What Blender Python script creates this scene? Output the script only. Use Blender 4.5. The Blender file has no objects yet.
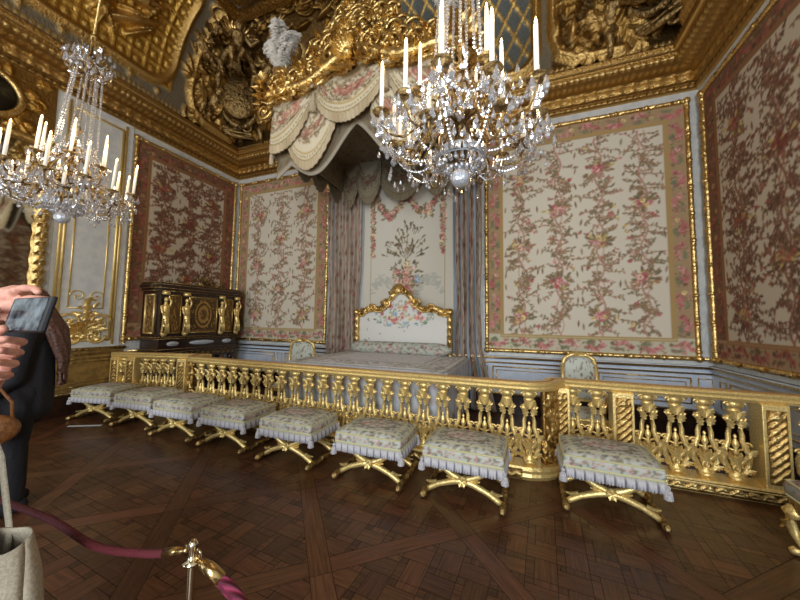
import bpy, math, random
import numpy as np
from mathutils import Vector, Matrix
PI = math.pi
random.seed(7); rng = np.random.default_rng(7)
S = bpy.context.scene; COL = S.collection
# ------------------------------------------------------------ camera, world, light, exposure
def look(yaw, pitch, roll):
    cy, sy = math.cos(yaw), math.sin(yaw)
    r = Vector((cy, sy, 0)); f = Vector((-sy, cy, 0)); u = Vector((0, 0, 1))
    f2 = f*math.cos(pitch)+u*math.sin(pitch); u2 = u*math.cos(pitch)-f*math.sin(pitch)
    r3 = r*math.cos(roll)+u2*math.sin(roll); u3 = u2*math.cos(roll)-r*math.sin(roll)
    return Matrix((r3, u3, -f2)).transposed().to_4x4()
cd = bpy.data.cameras.new('camera'); cam = bpy.data.objects.new('camera', cd); COL.objects.link(cam)
cam.matrix_world = Matrix.Translation((0, 0, 1.6)) @ look(math.radians(21.1), math.radians(3.85), math.radians(.77))
cd.sensor_width = 36; cd.lens = 313/800*36; cd.clip_start = .05; S.camera = cam
W = bpy.data.worlds.new('world'); S.world = W; W.use_nodes = True
W.node_tree.nodes['Background'].inputs[0].default_value = (.55, .7, 1, 1)
W.node_tree.nodes['Background'].inputs[1].default_value = 1.0
S.view_settings.view_transform = 'Standard'; S.view_settings.look = 'None'
S.view_settings.exposure = 0.14; S.view_settings.gamma = 1; S.view_settings.use_curve_mapping = False
def area(name, loc, rot, sx, sy, power, col):
    l = bpy.data.lights.new(name, 'AREA'); l.shape = 'RECTANGLE'; l.size = sx; l.size_y = sy; l.energy = power; l.color = col
    o = bpy.data.objects.new(name, l); COL.objects.link(o); o.location = loc; o.rotation_euler = rot; return o
WIN = [(-4.6, 1.5), (.55, 1.5)]          # daylight through the two windows behind the camera
for (wx, ww), en in zip(WIN, (170, 330)): area('window_daylight', (wx, -3.35, 2.6), (PI/2, 0, 0), ww, 3.6, en, (.86, .93, 1))
# ------------------------------------------------------------ helpers
def lin(c):
    c = np.asarray(c, float)/255.; return np.where(c <= .04045, c/12.92, ((c+.055)/1.055)**2.4)
def C(r, g, b): return tuple(lin((r, g, b)))+(1,)
def mat(name, col, rough=.5, metal=0, bump=0, scale=20, spec=.5, mix=None, trans=0, emit=0, kind='noise', dist=.02, coat=0, alpha=1, sheen=0):
    m = bpy.data.materials.new(name); m.use_nodes = True; nt = m.node_tree; b = nt.nodes['Principled BSDF']
    b.inputs['Base Color'].default_value = col; b.inputs['Roughness'].default_value = rough; b.inputs['Metallic'].default_value = metal
    b.inputs['Specular IOR Level'].default_value = spec; b.inputs['Transmission Weight'].default_value = trans
    b.inputs['Coat Weight'].default_value = coat; b.inputs['Alpha'].default_value = alpha; b.inputs['Sheen Weight'].default_value = sheen
    if emit: b.inputs['Emission Color'].default_value = col; b.inputs['Emission Strength'].default_value = emit
    if bump or mix:
        tc = nt.nodes.new('ShaderNodeTexCoord')
        t = nt.nodes.new('ShaderNodeTexVoronoi' if kind == 'vor' else 'ShaderNodeTexNoise'); t.inputs['Scale'].default_value = scale
        if kind != 'vor': t.inputs['Detail'].default_value = 4
        nt.links.new(tc.outputs['Object'], t.inputs['Vector'])
        if mix:
            mx = nt.nodes.new('ShaderNodeMix'); mx.data_type = 'RGBA'; mx.inputs[6].default_value = col; mx.inputs[7].default_value = mix
            rp = nt.nodes.new('ShaderNodeValToRGB'); rp.color_ramp.elements[0].position = .4; rp.color_ramp.elements[1].position = .62
            nt.links.new(t.outputs[0], rp.inputs[0]); nt.links.new(rp.outputs[0], mx.inputs[0]); nt.links.new(mx.outputs[2], b.inputs['Base Color'])
        if bump:
            bp = nt.nodes.new('ShaderNodeBump'); bp.inputs['Strength'].default_value = bump; bp.inputs['Distance'].default_value = dist
            nt.links.new(t.outputs[0], bp.inputs['Height']); nt.links.new(bp.outputs[0], b.inputs['Normal'])
    return m
def vmat(name, rough=.8, bump=.3, scale=120, dist=.004, grough=.3, sheen=0):
    """painted / woven surface: colour from the 'Col' attribute, its alpha says where it is gilded"""
    m = mat(name, (1, 1, 1, 1), rough, 0, bump, scale, dist=dist, sheen=sheen); nt = m.node_tree; b = nt.nodes['Principled BSDF']
    a = nt.nodes.new('ShaderNodeAttribute'); a.attribute_name = 'Col'
    nt.links.new(a.outputs['Color'], b.inputs['Base Color']); nt.links.new(a.outputs['Alpha'], b.inputs['Metallic'])
    mr = nt.nodes.new('ShaderNodeMapRange'); mr.inputs[3].default_value = rough; mr.inputs[4].default_value = grough
    nt.links.new(a.outputs['Alpha'], mr.inputs[0]); nt.links.new(mr.outputs[0], b.inputs['Roughness'])
    return m
GOLD = (.82, .60, .25, 1)
M = dict(
 gold=mat('gilding', GOLD, .3, .95, .5, 45, mix=(.52, .33, .10, 1), dist=.015),
 goldr=mat('carved_gilding', GOLD, .33, .95, .9, 28, mix=(.42, .23, .06, 1), dist=.03),
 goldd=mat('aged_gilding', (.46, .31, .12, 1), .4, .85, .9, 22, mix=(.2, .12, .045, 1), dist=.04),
 goldp=mat('pale_gilding', (.93, .71, .29, 1), .36, .65, .5, 60, mix=(.76, .54, .19, 1), dist=.008),
 goldw=mat('dull_gilt_panelling', (.36, .23, .07, 1), .5, .6, .3, 10, mix=(.24, .15, .05, 1)),
 white=mat('white_paint', C(206, 206, 200), .5, 0, .1, 8, mix=C(192, 194, 192)),
 blue=mat('pale_blue_paint', C(208, 216, 228), .5, 0, .1, 6, mix=C(194, 205, 220)),
 ebony=mat('dark_mahogany', C(52, 30, 20), .3, 0, .1, 15, mix=C(30, 17, 12), coat=.3),
 woven=vmat('woven_silk', .85, .25, 180, .003),
 carve=vmat('carved_and_gilded_plaster', .6, .8, 30, .02, .36),
 plain=mat('plaster', C(120, 108, 84), .8),
 dark=mat('dark_void', C(20, 14, 10), .9),
 fringe=mat('silk_fringe', C(206, 200, 198), .8, 0, .9, 90, mix=C(172, 168, 170), sheen=.3),
 fringeb=mat('cream_fringe', C(206, 190, 158), .8, 0, .9, 90, mix=C(170, 150, 118), sheen=.3),
 crystal=None, wax=mat('candle_wax', C(240, 232, 214), .5, emit=.22),
 flame=mat('flame_bulb', (1, .62, .25, 1), .5, emit=18),
 mirror=mat('mirror_glass', C(200, 196, 184), .04, 1),
 brass=mat('brushed_brass', C(190, 160, 108), .25, 1, .1, 80),
 steel=mat('polished_brass_pale', C(214, 200, 168), .18, 1),
 rope=None, skin=mat('skin', C(205, 150, 128), .5, 0, .2, 60, mix=C(190, 130, 110)),
 coat=mat('black_cloth', C(22, 20, 24), .85, 0, .3, 60), hair=None,
 phone=mat('phone_body', C(16, 17, 22), .3), screen=None,
 canvas=mat('canvas_cloth', C(176, 164, 142), .9, 0, .5, 160, mix=C(158, 146, 124), dist=.003),
 pale=mat('pale_blue_cloth', C(176, 196, 214), .85, 0, .3, 30),
 leather=mat('tan_leather', C(140, 92, 50), .45, 0, .3, 40, mix=C(110, 66, 32)),
 feather=mat('ostrich_feather', C(236, 230, 218), .9, 0, .3, 60, sheen=.6),
 marble=mat('white_marble', C(210, 214, 220), .3, 0, .0, 6, mix=C(170, 176, 186)),
 black=mat('dark_canvas_painting', C(26, 22, 18), .4),
)
def crystal():
    m = bpy.data.materials.new('cut_crystal'); m.use_nodes = True; nt = m.node_tree; b = nt.nodes['Principled BSDF']
    b.inputs['Base Color'].default_value = (.80, .80, .82, 1); b.inputs['Roughness'].default_value = .05; b.inputs['Metallic'].default_value = .7
    b.inputs['Specular IOR Level'].default_value = 1
    t = nt.nodes.new('ShaderNodeBsdfTransparent'); x = nt.nodes.new('ShaderNodeMixShader'); x.inputs[0].default_value = .58
    nt.links.new(t.outputs[0], x.inputs[1]); nt.links.new(b.outputs[0], x.inputs[2]); nt.links.new(x.outputs[0], nt.nodes['Material Output'].inputs[0])
    return m
M['crystal'] = crystal(); M['milk'] = mat('frosted_cut_glass', (.62, .65, .70, 1), .08, .5, .4, 50, spec=.9)
def wavemat(name, c1, c2, scale, rough, direction='DIAGONAL', dist=0.0, bump=.6, coord='UV'):
    m = mat(name, c1, rough); nt = m.node_tree; b = nt.nodes['Principled BSDF']
    tc = nt.nodes.new('ShaderNodeTexCoord'); w = nt.nodes.new('ShaderNodeTexWave'); w.inputs['Scale'].default_value = scale
    w.bands_direction = direction; w.inputs['Distortion'].default_value = dist; nt.links.new(tc.outputs[coord], w.inputs['Vector'])
    mx = nt.nodes.new('ShaderNodeMix'); mx.data_type = 'RGBA'; mx.inputs[6].default_value = c1; mx.inputs[7].default_value = c2
    nt.links.new(w.outputs['Fac'], mx.inputs[0]); nt.links.new(mx.outputs[2], b.inputs['Base Color'])
    bp = nt.nodes.new('ShaderNodeBump'); bp.inputs['Strength'].default_value = bump; bp.inputs['Distance'].default_value = .01
    nt.links.new(w.outputs['Fac'], bp.inputs['Height']); nt.links.new(bp.outputs[0], b.inputs['Normal'])
    return m
M['rope'] = wavemat('twisted_red_rope', C(138, 40, 70), C(74, 14, 34), 1.0, .8)
M['roped'] = mat('dark_red_velvet', C(84, 12, 22), .8, 0, .4, 120)
M['hair'] = mat('long_brown_hair', C(104, 68, 52), .5, 0, .3, 50, mix=C(62, 38, 30))
class MB:
    def __init__(s): s.v = []; s.f = []; s.uv = None; s.n = 0
    def add(s, vs, fs):
        vs = [tuple(map(float, p)) for p in vs]; n = s.n; s.v += vs; s.f += [tuple(i+n for i in f) for f in fs]; s.n += len(vs); return s
    def box(s, a, b, M4=None):
        x0, y0, z0 = a; x1, y1, z1 = b
        vs = [(x0,y0,z0),(x1,y0,z0),(x1,y1,z0),(x0,y1,z0),(x0,y0,z1),(x1,y0,z1),(x1,y1,z1),(x0,y1,z1)]
        if M4 is not None: vs = [M4 @ Vector(p) for p in vs]
        return s.add(vs, [(0,3,2,1),(4,5,6,7),(0,1,5,4),(1,2,6,5),(2,3,7,6),(3,0,4,7)])
    def lathe(s, prof, c=(0,0,0), n=16, sx=1, sy=1):
        vs = []; fs = []
        for r, z in prof:
            for k in range(n):
                a = 2*PI*k/n; vs.append((c[0]+r*sx*math.cos(a), c[1]+r*sy*math.sin(a), c[2]+z))
        for i in range(len(prof)-1):
            for k in range(n):
                k2 = (k+1) % n; fs.append((i*n+k, i*n+k2, (i+1)*n+k2, (i+1)*n+k))
        fs.append(tuple(range(n))[::-1]); m = (len(prof)-1)*n; fs.append(tuple(range(m, m+n)))
        return s.add(vs, fs)
    def tube(s, pts, r, n=8, flat=1.0, up=(0,0,1)):
        pts = [Vector(p) for p in pts]; N = len(pts); R = r if hasattr(r, '__len__') else [r]*N
        vs = []; fs = []; up = Vector(up)
        for i, p in enumerate(pts):
            t = (pts[min(i+1, N-1)]-pts[max(i-1, 0)])
            t = t.normalized() if t.length > 1e-9 else Vector((0,0,1))
            a = t.cross(up)
            if a.length < .05: a = t.cross(Vector((0, 1, .1)))
            a.normalize(); b = t.cross(a).normalized()
            for k in range(n):
                w = 2*PI*k/n; vs.append(p+a*math.cos(w)*R[i]+b*math.sin(w)*R[i]*flat)
        for i in range(N-1):
            for k in range(n):
                k2 = (k+1) % n; fs.append((i*n+k, i*n+k2, (i+1)*n+k2, (i+1)*n+k))
        fs.append(tuple(range(n))[::-1]); m = (N-1)*n; fs.append(tuple(range(m, m+n)))
        return s.add(vs, fs)
    def ball(s, c, r, n=10, m=7, sc=(1,1,1), rot=None):
        vs = []; fs = []
        for i in range(m+1):
            th = PI*i/m
            for k in range(n):
                a = 2*PI*k/n; p = Vector((math.sin(th)*math.cos(a)*sc[0]*r, math.sin(th)*math.sin(a)*sc[1]*r, math.cos(th)*sc[2]*r))
                if rot is not None: p = rot @ p
                vs.append(p+Vector(c))
        for i in range(m):
            for k in range(n):
                k2 = (k+1) % n; fs.append((i*n+k, (i+1)*n+k, (i+1)*n+k2, i*n+k2))
        return s.add(vs, fs)
    def leaf(s, p, d, nrm, L, Wd, curl=.5, lobes=3):
        """a carved acanthus leaf: cupped, lobed, curling away from the ground"""
        p = Vector(p); d = Vector(d).normalized(); nrm = Vector(nrm); nrm = (nrm-d*nrm.dot(d)).normalized(); sd = d.cross(nrm)
        vs = []; fs = []; n = 7
        for i in range(n):
            t = i/(n-1); a = curl*t*PI*.8
            q = p+(d*math.sin(a)+nrm*(1-math.cos(a)))*(L/max(curl*PI*.8, .1)) if curl > .05 else p+d*L*t
            w = Wd*(math.sin(PI*min(1, .12+t*.86))**.7)*(1+.28*math.cos(t*lobes*2*PI))
            for j, x in enumerate((-1, -.5, 0, .5, 1)):
                h = Wd*(.55-.5*abs(x) + (.18 if j == 2 else 0)); vs.append(q+sd*w*x+nrm*h*(1-.4*t)+nrm*.0)
        for i in range(n-1):
            for j in range(4): fs.append((i*5+j, i*5+j+1, (i+1)*5+j+1, (i+1)*5+j))
        return s.add(vs, fs)
    def scroll(s, p, u, v, r, turns=1.5, w=.02, n=22, flip=1):
        u = Vector(u); v = Vector(v); p = Vector(p); pts = []; R = []
        for i in range(n):
            t = i/(n-1); a = t*turns*2*PI; rr = r*(1-t)**.8+.004
            pts.append(p+u*math.cos(a)*rr+v*math.sin(a)*rr*flip); R.append(w*(1-.45*t))
        s.tube(pts, R, 6, up=u.cross(v)); return s.ball(p, w*1.5, 6, 4)
    def build(s, name, m, parent=None, smooth=True, kind=None, bevel=0):
        me = bpy.data.meshes.new(name); me.from_pydata(s.v, [], s.f); me.validate()
        if smooth: me.polygons.foreach_set('use_smooth', [True]*len(me.polygons))
        me.materials.append(M[m] if isinstance(m, str) else m)
        o = bpy.data.objects.new(name, me); COL.objects.link(o)
        if parent: o.parent = parent
        if kind: o['kind'] = kind
        if bevel:
            b = o.modifiers.new('bevel', 'BEVEL'); b.width = bevel; b.segments = 2; b.limit_method = 'ANGLE'
        return o
def thing(name, label, cat, loc=(0,0,0), rz=0, group=None):
    o = bpy.data.objects.new(name, None); COL.objects.link(o); o.location = loc; o.rotation_euler = (0, 0, rz)
    o.empty_display_size = .1; return tag(o, label, cat, group)
def tag(o, label, cat, group=None):
    o['label'] = label; o['category'] = cat
    if group: o['group'] = group
    return o
def dup(root, loc, rz=0, label=None):
    r = root.copy(); COL.objects.link(r); r.location = loc; r.rotation_euler = (0, 0, rz)
    if label: r['label'] = label
    def rec(a, b):
        for ch in list(a.children):
            c = ch.copy(); COL.objects.link(c); c.parent = b; rec(ch, c)
    rec(root, r); return r
def dupo(o, parent, loc=None, rz=None):
    c = o.copy(); COL.objects.link(c); c.parent = parent
    if loc is not None: c.location = loc
    if rz is not None: c.rotation_euler = (0, 0, rz)
    for ch in o.children:
        d = ch.copy(); COL.objects.link(d); d.parent = c
    return c
# painting of patterns in metres, turned into vertex colours of dense meshes
class Cv:
    def __init__(s, w, h, res, base):
        s.res = res; s.W = int(w/res)+2; s.H = int(h/res)+2; s.w = w; s.h = h
        s.a = np.zeros((s.H, s.W, 4)); s.a[..., :3] = base[:3]; s.a[..., 3] = base[3] if len(base) > 3 else 0
        s.z = np.zeros((s.H, s.W))
    def win(s, x, y, r):
        i0 = max(0, int((x-r)/s.res)); i1 = min(s.W, int((x+r)/s.res)+2); j0 = max(0, int((y-r)/s.res)); j1 = min(s.H, int((y+r)/s.res)+2)
        if i1 <= i0 or j1 <= j0: return None
        X, Y = np.meshgrid(np.arange(i0, i1)*s.res-x, np.arange(j0, j1)*s.res-y); return (slice(j0, j1), slice(i0, i1)), X, Y
    def put(s, sl, m, col, hgt=None):
        if col is not None:
            c = np.array(list(col)+[0]*(4-len(col)), float); A = s.a[sl]; m3 = np.clip(m, 0, 1)[..., None]; s.a[sl] = A*(1-m3)+c*m3
        if hgt is not None: s.z[sl] = np.maximum(s.z[sl], hgt)
    def leaf(s, x, y, L, Wd, ang, col, h=0):
        q = s.win(x, y, max(L, Wd)+s.res)
        if q is None: return
        sl, X, Y = q; c, sn = math.cos(ang), math.sin(ang); u = (X*c+Y*sn)/L; v = (-X*sn+Y*c)/Wd
        d = 1-np.abs(v)-u*u; e = np.clip(d/(s.res/Wd*1.2)+.5, 0, 1)
        s.put(sl, e, col, h*np.sqrt(np.clip(d, 0, 1)) if h else None)
    def disc(s, x, y, r, col, h=0):
        q = s.win(x, y, r+s.res)
        if q is None: return
        sl, X, Y = q; d = 1-np.hypot(X, Y)/r; e = np.clip(d*r/s.res+.5, 0, 1); s.put(sl, e, col, h*np.sqrt(np.clip(2*d, 0, 1)) if h else None)
    def line(s, pts, w, col, h=0):
        for (x0, y0), (x1, y1) in zip(pts[:-1], pts[1:]):
            L = math.hypot(x1-x0, y1-y0); q = s.win((x0+x1)/2, (y0+y1)/2, L/2+w+s.res)
            if q is None or L < 1e-6: continue
            sl, X, Y = q; X = X+(x0+x1)/2; Y = Y+(y0+y1)/2; t = np.clip(((X-x0)*(x1-x0)+(Y-y0)*(y1-y0))/L/L, 0, 1)
            d = np.hypot(X-x0-t*(x1-x0), Y-y0-t*(y1-y0)); e = np.clip((w-d)/s.res+.5, 0, 1)
            s.put(sl, e, col, h*np.sqrt(np.clip(1-d/w, 0, 1)) if h else None)
    def rect(s, x0, y0, x1, y1, col, h=0):
        i0, i1, j0, j1 = [max(0, int(round(t/s.res))) for t in (x0, x1, y0, y1)]
        s.a[j0:j1, i0:i1] = np.array(list(col)+[0]*(4-len(col)))
        if h: s.z[j0:j1, i0:i1] = np.maximum(s.z[j0:j1, i0:i1], h)
    def flower(s, x, y, r, col, h=0, n=6):
        c = np.array(col[:3]); p0 = random.random()*6; al = col[3] if len(col) > 3 else 0
        for k in range(n):
            a = p0+k*2*PI/n; s.disc(x+math.cos(a)*r*.55, y+math.sin(a)*r*.55, r*.48, list(c*(.8+.4*random.random()))+[al], h)
        s.disc(x, y, r*.3, list(c*.6+np.array([60, 50, 20])*.4)+[al], h*1.3)
    def scroll(s, x, y, r, a0, turns, w, col, h, sgn=1):
        pts = [(x+math.cos(a0+sgn*t*turns*2*PI)*r*(1-t)**.8, y+math.sin(a0+sgn*t*turns*2*PI)*r*(1-t)**.8) for t in np.linspace(0, .97, 16)]
        for k in range(15): s.line(pts[k:k+2], w*(1-.04*k), col, h)
        s.disc(x, y, w*1.4, col, h*1.2)
    def acan(s, x, y, ang, size, col, h, n=5):
        for k in range(n):
            f = k/(n-1)-.5; a = ang+f*2.0; L = size*(1-abs(f)*.9)
            s.leaf(x+math.cos(a)*L*.5, y+math.sin(a)*L*.5, L*.55, size*.14, a, col, h)
        s.disc(x, y, size*.13, col, h)
    def sample(s, x, y):
        i = np.clip((np.asarray(x)/s.res), 0, s.W-1.001); j = np.clip((np.asarray(y)/s.res), 0, s.H-1.001)
        i0 = i.astype(int); j0 = j.astype(int); fi = (i-i0); fj = (j-j0)
        def bl(A, e): 
            a, b, c, d = A[j0, i0], A[j0, i0+1], A[j0+1, i0], A[j0+1, i0+1]; gi = fi[..., None] if e else fi; gj = fj[..., None] if e else fj
            return (a*(1-gi)+b*gi)*(1-gj)+(c*(1-gi)+d*gi)*gj
        return bl(s.a, 1), bl(s.z, 0)
def colattr(me, rgba):
    rgba = rgba.reshape(-1, 4).copy(); rgba[:, :3] = lin(np.clip(rgba[:, :3], 0, 255)); rgba[:, 3] = np.clip(rgba[:, 3], 0, 1)
    at = me.color_attributes.new('Col', 'FLOAT_COLOR', 'POINT'); at.data.foreach_set('color', rgba.astype(np.float32).ravel())
def grid(name, P, rgba, m, parent=None, kind=None, flip=False, thick=0, back=False):
    """P: (nv,nu,3) array of points"""
    nv, nu = P.shape[:2]; idx = np.arange(nv*nu).reshape(nv, nu)
    q = np.stack([idx[:-1, :-1], idx[:-1, 1:], idx[1:, 1:], idx[1:, :-1]], -1).reshape(-1, 4)
    if flip: q = q[:, ::-1]
    me = bpy.data.meshes.new(name); me.from_pydata(P.reshape(-1, 3).tolist(), [], q.tolist())
    me.polygons.foreach_set('use_smooth', [True]*len(me.polygons))
    if rgba is not None: colattr(me, rgba)
    me.materials.append(M[m] if isinstance(m, str) else m)
    o = bpy.data.objects.new(name, me); COL.objects.link(o)
    if parent: o.parent = parent
    if kind: o['kind'] = kind
    if thick:
        md = o.modifiers.new('cloth_thickness', 'SOLIDIFY'); md.thickness = thick; md.offset = -1
    return o
def planegrid(name, origin, ux, uz, w, h, cv, m, step, nrm=None, zs=1, parent=None, kind=None, thick=0):
    nu = max(2, int(w/step)+1); nv = max(2, int(h/step)+1); U, V = np.meshgrid(np.linspace(0, w, nu), np.linspace(0, h, nv))
    c, z = cv.sample(U, V); ux = np.array(ux, float); uz = np.array(uz, float); n = np.cross(ux, uz)
    P = np.array(origin, float)+U[..., None]*ux+V[..., None]*uz+(z*zs)[..., None]*n
    return grid(name, P, c, m, parent, kind, thick=thick)
# ------------------------------------------------------------ the room shell
XL, XR, YB, YF = -6.95, 2.63, 6.0, -3.6
ZC = 5.28
def wallbox(name, a, b, m='white'): return MB().box(a, b).build(name, m, smooth=False, kind='structure')
wallbox('wall_back', (XL-.2, YB, -.1), (XR+.2, YB+.2, 8.2))
wallbox('wall_left', (XL-.2, YF, -.1), (XL, YB, 8.2))
wallbox('wall_right', (XR, YF, -.1), (XR+.2, YB, 8.2))
b = MB(); xs = [XL]
for wx, ww in WIN: xs += [wx-ww/2, wx+ww/2]
xs += [XR]
for i in (0, 2, 4): b.box((xs[i], YF-.2, -.1), (xs[i+1], YF, 8.2))
for i in (1, 3): b.box((xs[i], YF-.2, -.1), (xs[i+1], YF, .7)); b.box((xs[i], YF-.2, 4.5), (xs[i+1], YF, 8.2))
b.build('wall_front', 'white', smooth=False, kind='structure')
for i, (wx, ww) in enumerate(WIN):
    f = MB(); x0, x1 = wx-ww/2, wx+ww/2
    for x in (x0, wx-.03, x1-.06): f.box((x, YF-.12, .7), (x+.06, YF-.06, 4.5))
    for z in np.linspace(.7, 4.44, 6): f.box((x0, YF-.12, z), (x1, YF-.06, z+.05))
    w = f.build('window_%d' % (i+1), 'white', smooth=False, kind='structure')
    MB().box((x0, YF-.095, .7), (x1, YF-.09, 4.5)).build('window_glass', mat('window_pane', (1, 1, 1, 1), .02, trans=1), w, smooth=False)
# parquet floor laid in diagonal panels, every board its own polygon
def clip(poly, n, c):
    out = []
    for k in range(len(poly)):
        p, q = poly[k], poly[(k+1) % len(poly)]; dp = p[0]*n[0]+p[1]*n[1]-c; dq = q[0]*n[0]+q[1]*n[1]-c
        if dp <= 0: out.append(p)
        if dp*dq < 0: t = dp/(dp-dq); out.append((p[0]+t*(q[0]-p[0]), p[1]+t*(q[1]-p[1])))
    return out
def floor():
    A = math.radians(41.5); T = 1.08; bw = .14; node = (-.43, 2.54); ca, sa = math.cos(A), math.sin(A)
    vs = []; fs = []; cols = []; uvs = []
    base = np.array([86, 54, 34])
    def put(poly, ang, ox, oy, tone=1):
        # poly in panel axes (metres) -> world, clipped to the room
        w = [(node[0]+x*ca-y*sa, node[1]+x*sa+y*ca) for x, y in poly]
        for n, c in (((-1, 0), -XL), ((1, 0), XR), ((0, -1), -YF), ((0, 1), YB)):
            w = clip(w, n, c)
            if len(w) < 3: return
        n0 = len(vs); c = base*(tone*random.uniform(.84, 1.12)); c = c*np.array([1, random.uniform(.95, 1.05), random.uniform(.9, 1.06)])
        a = A+ang; o = random.random()*9
        for x, y in w: vs.append((x, y, 0)); cols.append(list(c)+[0]); uvs.append(((x*math.cos(a)+y*math.sin(a))+o, (-x*math.sin(a)+y*math.cos(a))*1+o))
        fs.append(tuple(range(n0, n0+len(w))))
    g = .002; i0 = (T-bw); s = i0/math.sqrt(2)/3.5; 
    for i in range(-14, 12):
        for j in range(-14, 12):
            cx, cy = i*T, j*T; wx = node[0]+(cx+.5)*ca-(cy+.5)*sa; wy = node[1]+(cx+.5)*sa+(cy+.5)*ca
            if wx < XL-1 or wx > XR+1 or wy < YF-1 or wy > YB+1: continue
            put([(cx+bw/2+g, cy-bw/2+g), (cx+T-bw/2-g, cy-bw/2+g), (cx+T-bw/2-g, cy+bw/2-g), (cx+bw/2+g, cy+bw/2-g)], 0, 0, 0, 1.05)
            put([(cx-bw/2+g, cy-bw/2+g), (cx+bw/2-g, cy-bw/2+g), (cx+bw/2-g, cy+T-bw/2-g), (cx-bw/2+g, cy+T-bw/2-g)], PI/2, 0, 0, 1.05)
            mx, my = cx+T/2, cy+T/2; k = math.sqrt(.5)
            def dia(u0, u1, v0, v1, ang, tone=1):
                p = [(mx+(u-v)*k, my+(u+v)*k) for u, v in ((u0+g, v0+g), (u1-g, v0+g), (u1-g, v1-g), (u0+g, v1-g))]
                for n, c in (((-1, 0), -(mx-i0/2+g)), ((1, 0), mx+i0/2-g), ((0, -1), -(my-i0/2+g)), ((0, 1), my+i0/2-g)):
                    p = clip(p, n, c)
                    if len(p) < 3: return
                put(p, ang, 0, 0, tone)
            q = s*.36
            for a in range(-5, 5):
                for bb in range(-5, 5):
                    u, v = a*s, bb*s; hor = (a+bb) % 2 == 0
                    # woven lattice of boards with small squares between
                    dia(u+q, u+s-q, v+q, v+s-q, PI/4 if (a//2+bb) % 2 else PI*.75, .9)
                    if hor: dia(u-q, u+s-q, v-q, v+q, PI/4)
                    else: dia(u+q, u+s-q, v-q, v+q, PI/4); 
                    if hor: dia(u-q, u+q, v+q, v+s-q, PI*.75)
                    else: dia(u-q, u+q, v-q, v+s-q, PI*.75)
    me = bpy.data.meshes.new('floor'); me.from_pydata(vs, [], fs); colattr(me, np.array(cols))
    uv = me.uv_layers.new(name='UVMap'); ix = np.zeros(len(me.loops), int); me.loops.foreach_get('vertex_index', ix)
    uv.data.foreach_set('uv', np.array(uvs)[ix].astype(np.float32).ravel())
    m = bpy.data.materials.new('oak_parquet'); m.use_nodes = True; nt = m.node_tree; b = nt.nodes['Principled BSDF']; N = nt.nodes.new; L = nt.links.new
    a = N('ShaderNodeAttribute'); a.attribute_name = 'Col'; u = N('ShaderNodeUVMap'); mp = N('ShaderNodeMapping'); mp.inputs['Scale'].default_value = (2.5, 38, 1)
    t = N('ShaderNodeTexNoise'); t.inputs['Scale'].default_value = 1.6; t.inputs['Detail'].default_value = 6
    L(u.outputs[0], mp.inputs[0]); L(mp.outputs[0], t.inputs['Vector'])
    r = N('ShaderNodeMapRange'); r.inputs[1].default_value = .3; r.inputs[2].default_value = .7; r.inputs[3].default_value = .55; r.inputs[4].default_value = 1.25; L(t.outputs[0], r.inputs[0])
    x = N('ShaderNodeVectorMath'); x.operation = 'SCALE'; L(a.outputs['Color'], x.inputs[0]); L(r.outputs[0], x.inputs['Scale']); L(x.outputs[0], b.inputs['Base Color'])
    rr = N('ShaderNodeMapRange'); rr.inputs[3].default_value = .22; rr.inputs[4].default_value = .42; L(t.outputs[0], rr.inputs[0]); L(rr.outputs[0], b.inputs['Roughness'])
    bp = N('ShaderNodeBump'); bp.inputs['Strength'].default_value = .25; bp.inputs['Distance'].default_value = .004; L(t.outputs[0], bp.inputs['Height']); L(bp.outputs[0], b.inputs['Normal'])
    me.materials.append(m); o = bpy.data.objects.new('floor', me); COL.objects.link(o); o['kind'] = 'structure'
    MB().box((XL-.2, YF-.2, -.12), (XR+.2, YB+.2, -.004)).build('trim_0', mat('dark_joint_wood', C(52, 33, 20), .6), smooth=False, kind='structure')  # dark wood base seen through the joints between boards
floor()
GC = (208, 172, 104, .9); GA = (158, 122, 66, .9); GD = (108, 80, 40, .9); GB = (228, 198, 130, .9)
def wsweep(name, wall, fn, nt_, cv, zs=1, step=.03, kind='structure', full=True):
    T = np.linspace(0, 1, nt_); d, z, nd, nz = fn(T); L = (XR-XL) if wall == 'back' else (YB-YF)
    nu = int(L/step); U, D = np.meshgrid(np.linspace(0, 1, nu), d); _, Z = np.meshgrid(U[0], z); _, ND = np.meshgrid(U[0], nd); _, NZ = np.meshgrid(U[0], nz); _, TT = np.meshgrid(U[0], T)
    if wall == 'back': X = XL+D+U*(XR-XL-2*D); s = X-XL
    else: Yv = YF+D+U*(YB-YF-2*D); s = YB-Yv
    c, h = cv.sample(s, TT*cv.h); h = h*zs
    if wall == 'back': P = np.stack([X, YB-D-ND*h, Z+NZ*h], -1)
    elif wall == 'left': P = np.stack([XL+D+ND*h, Yv, Z+NZ*h], -1)
    elif wall == 'right': P = np.stack([XR-D-ND*h, Yv, Z+NZ*h], -1)
    return grid(name, P, c, 'carve', kind=kind, flip=(wall == 'right'))
PD = [.0, .03, .06, .06, .10, .10, .13, .22, .30, .38, .40, .46, .48, .42]
PZ = [5.27, 5.28, 5.30, 5.36, 5.38, 5.50, 5.53, 5.55, 5.57, 5.60, 5.68, 5.70, 5.76, 5.80]
def corn(T):
    k = T*(len(PD)-1); d = np.interp(k, range(len(PD)), PD); z = np.interp(k, range(len(PD)), PZ); return d, z, np.full_like(d, .8), np.full_like(d, -.6)
def cove(T):
    a = T*PI/2; d = .42+1.2*(1-np.cos(a)); z = 5.79+2.1*np.sin(a); nd = np.cos(a)*2.1; nz = -np.sin(a)*1.2; n = np.hypot(nd, nz); return d, z, nd/n, nz/n
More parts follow.
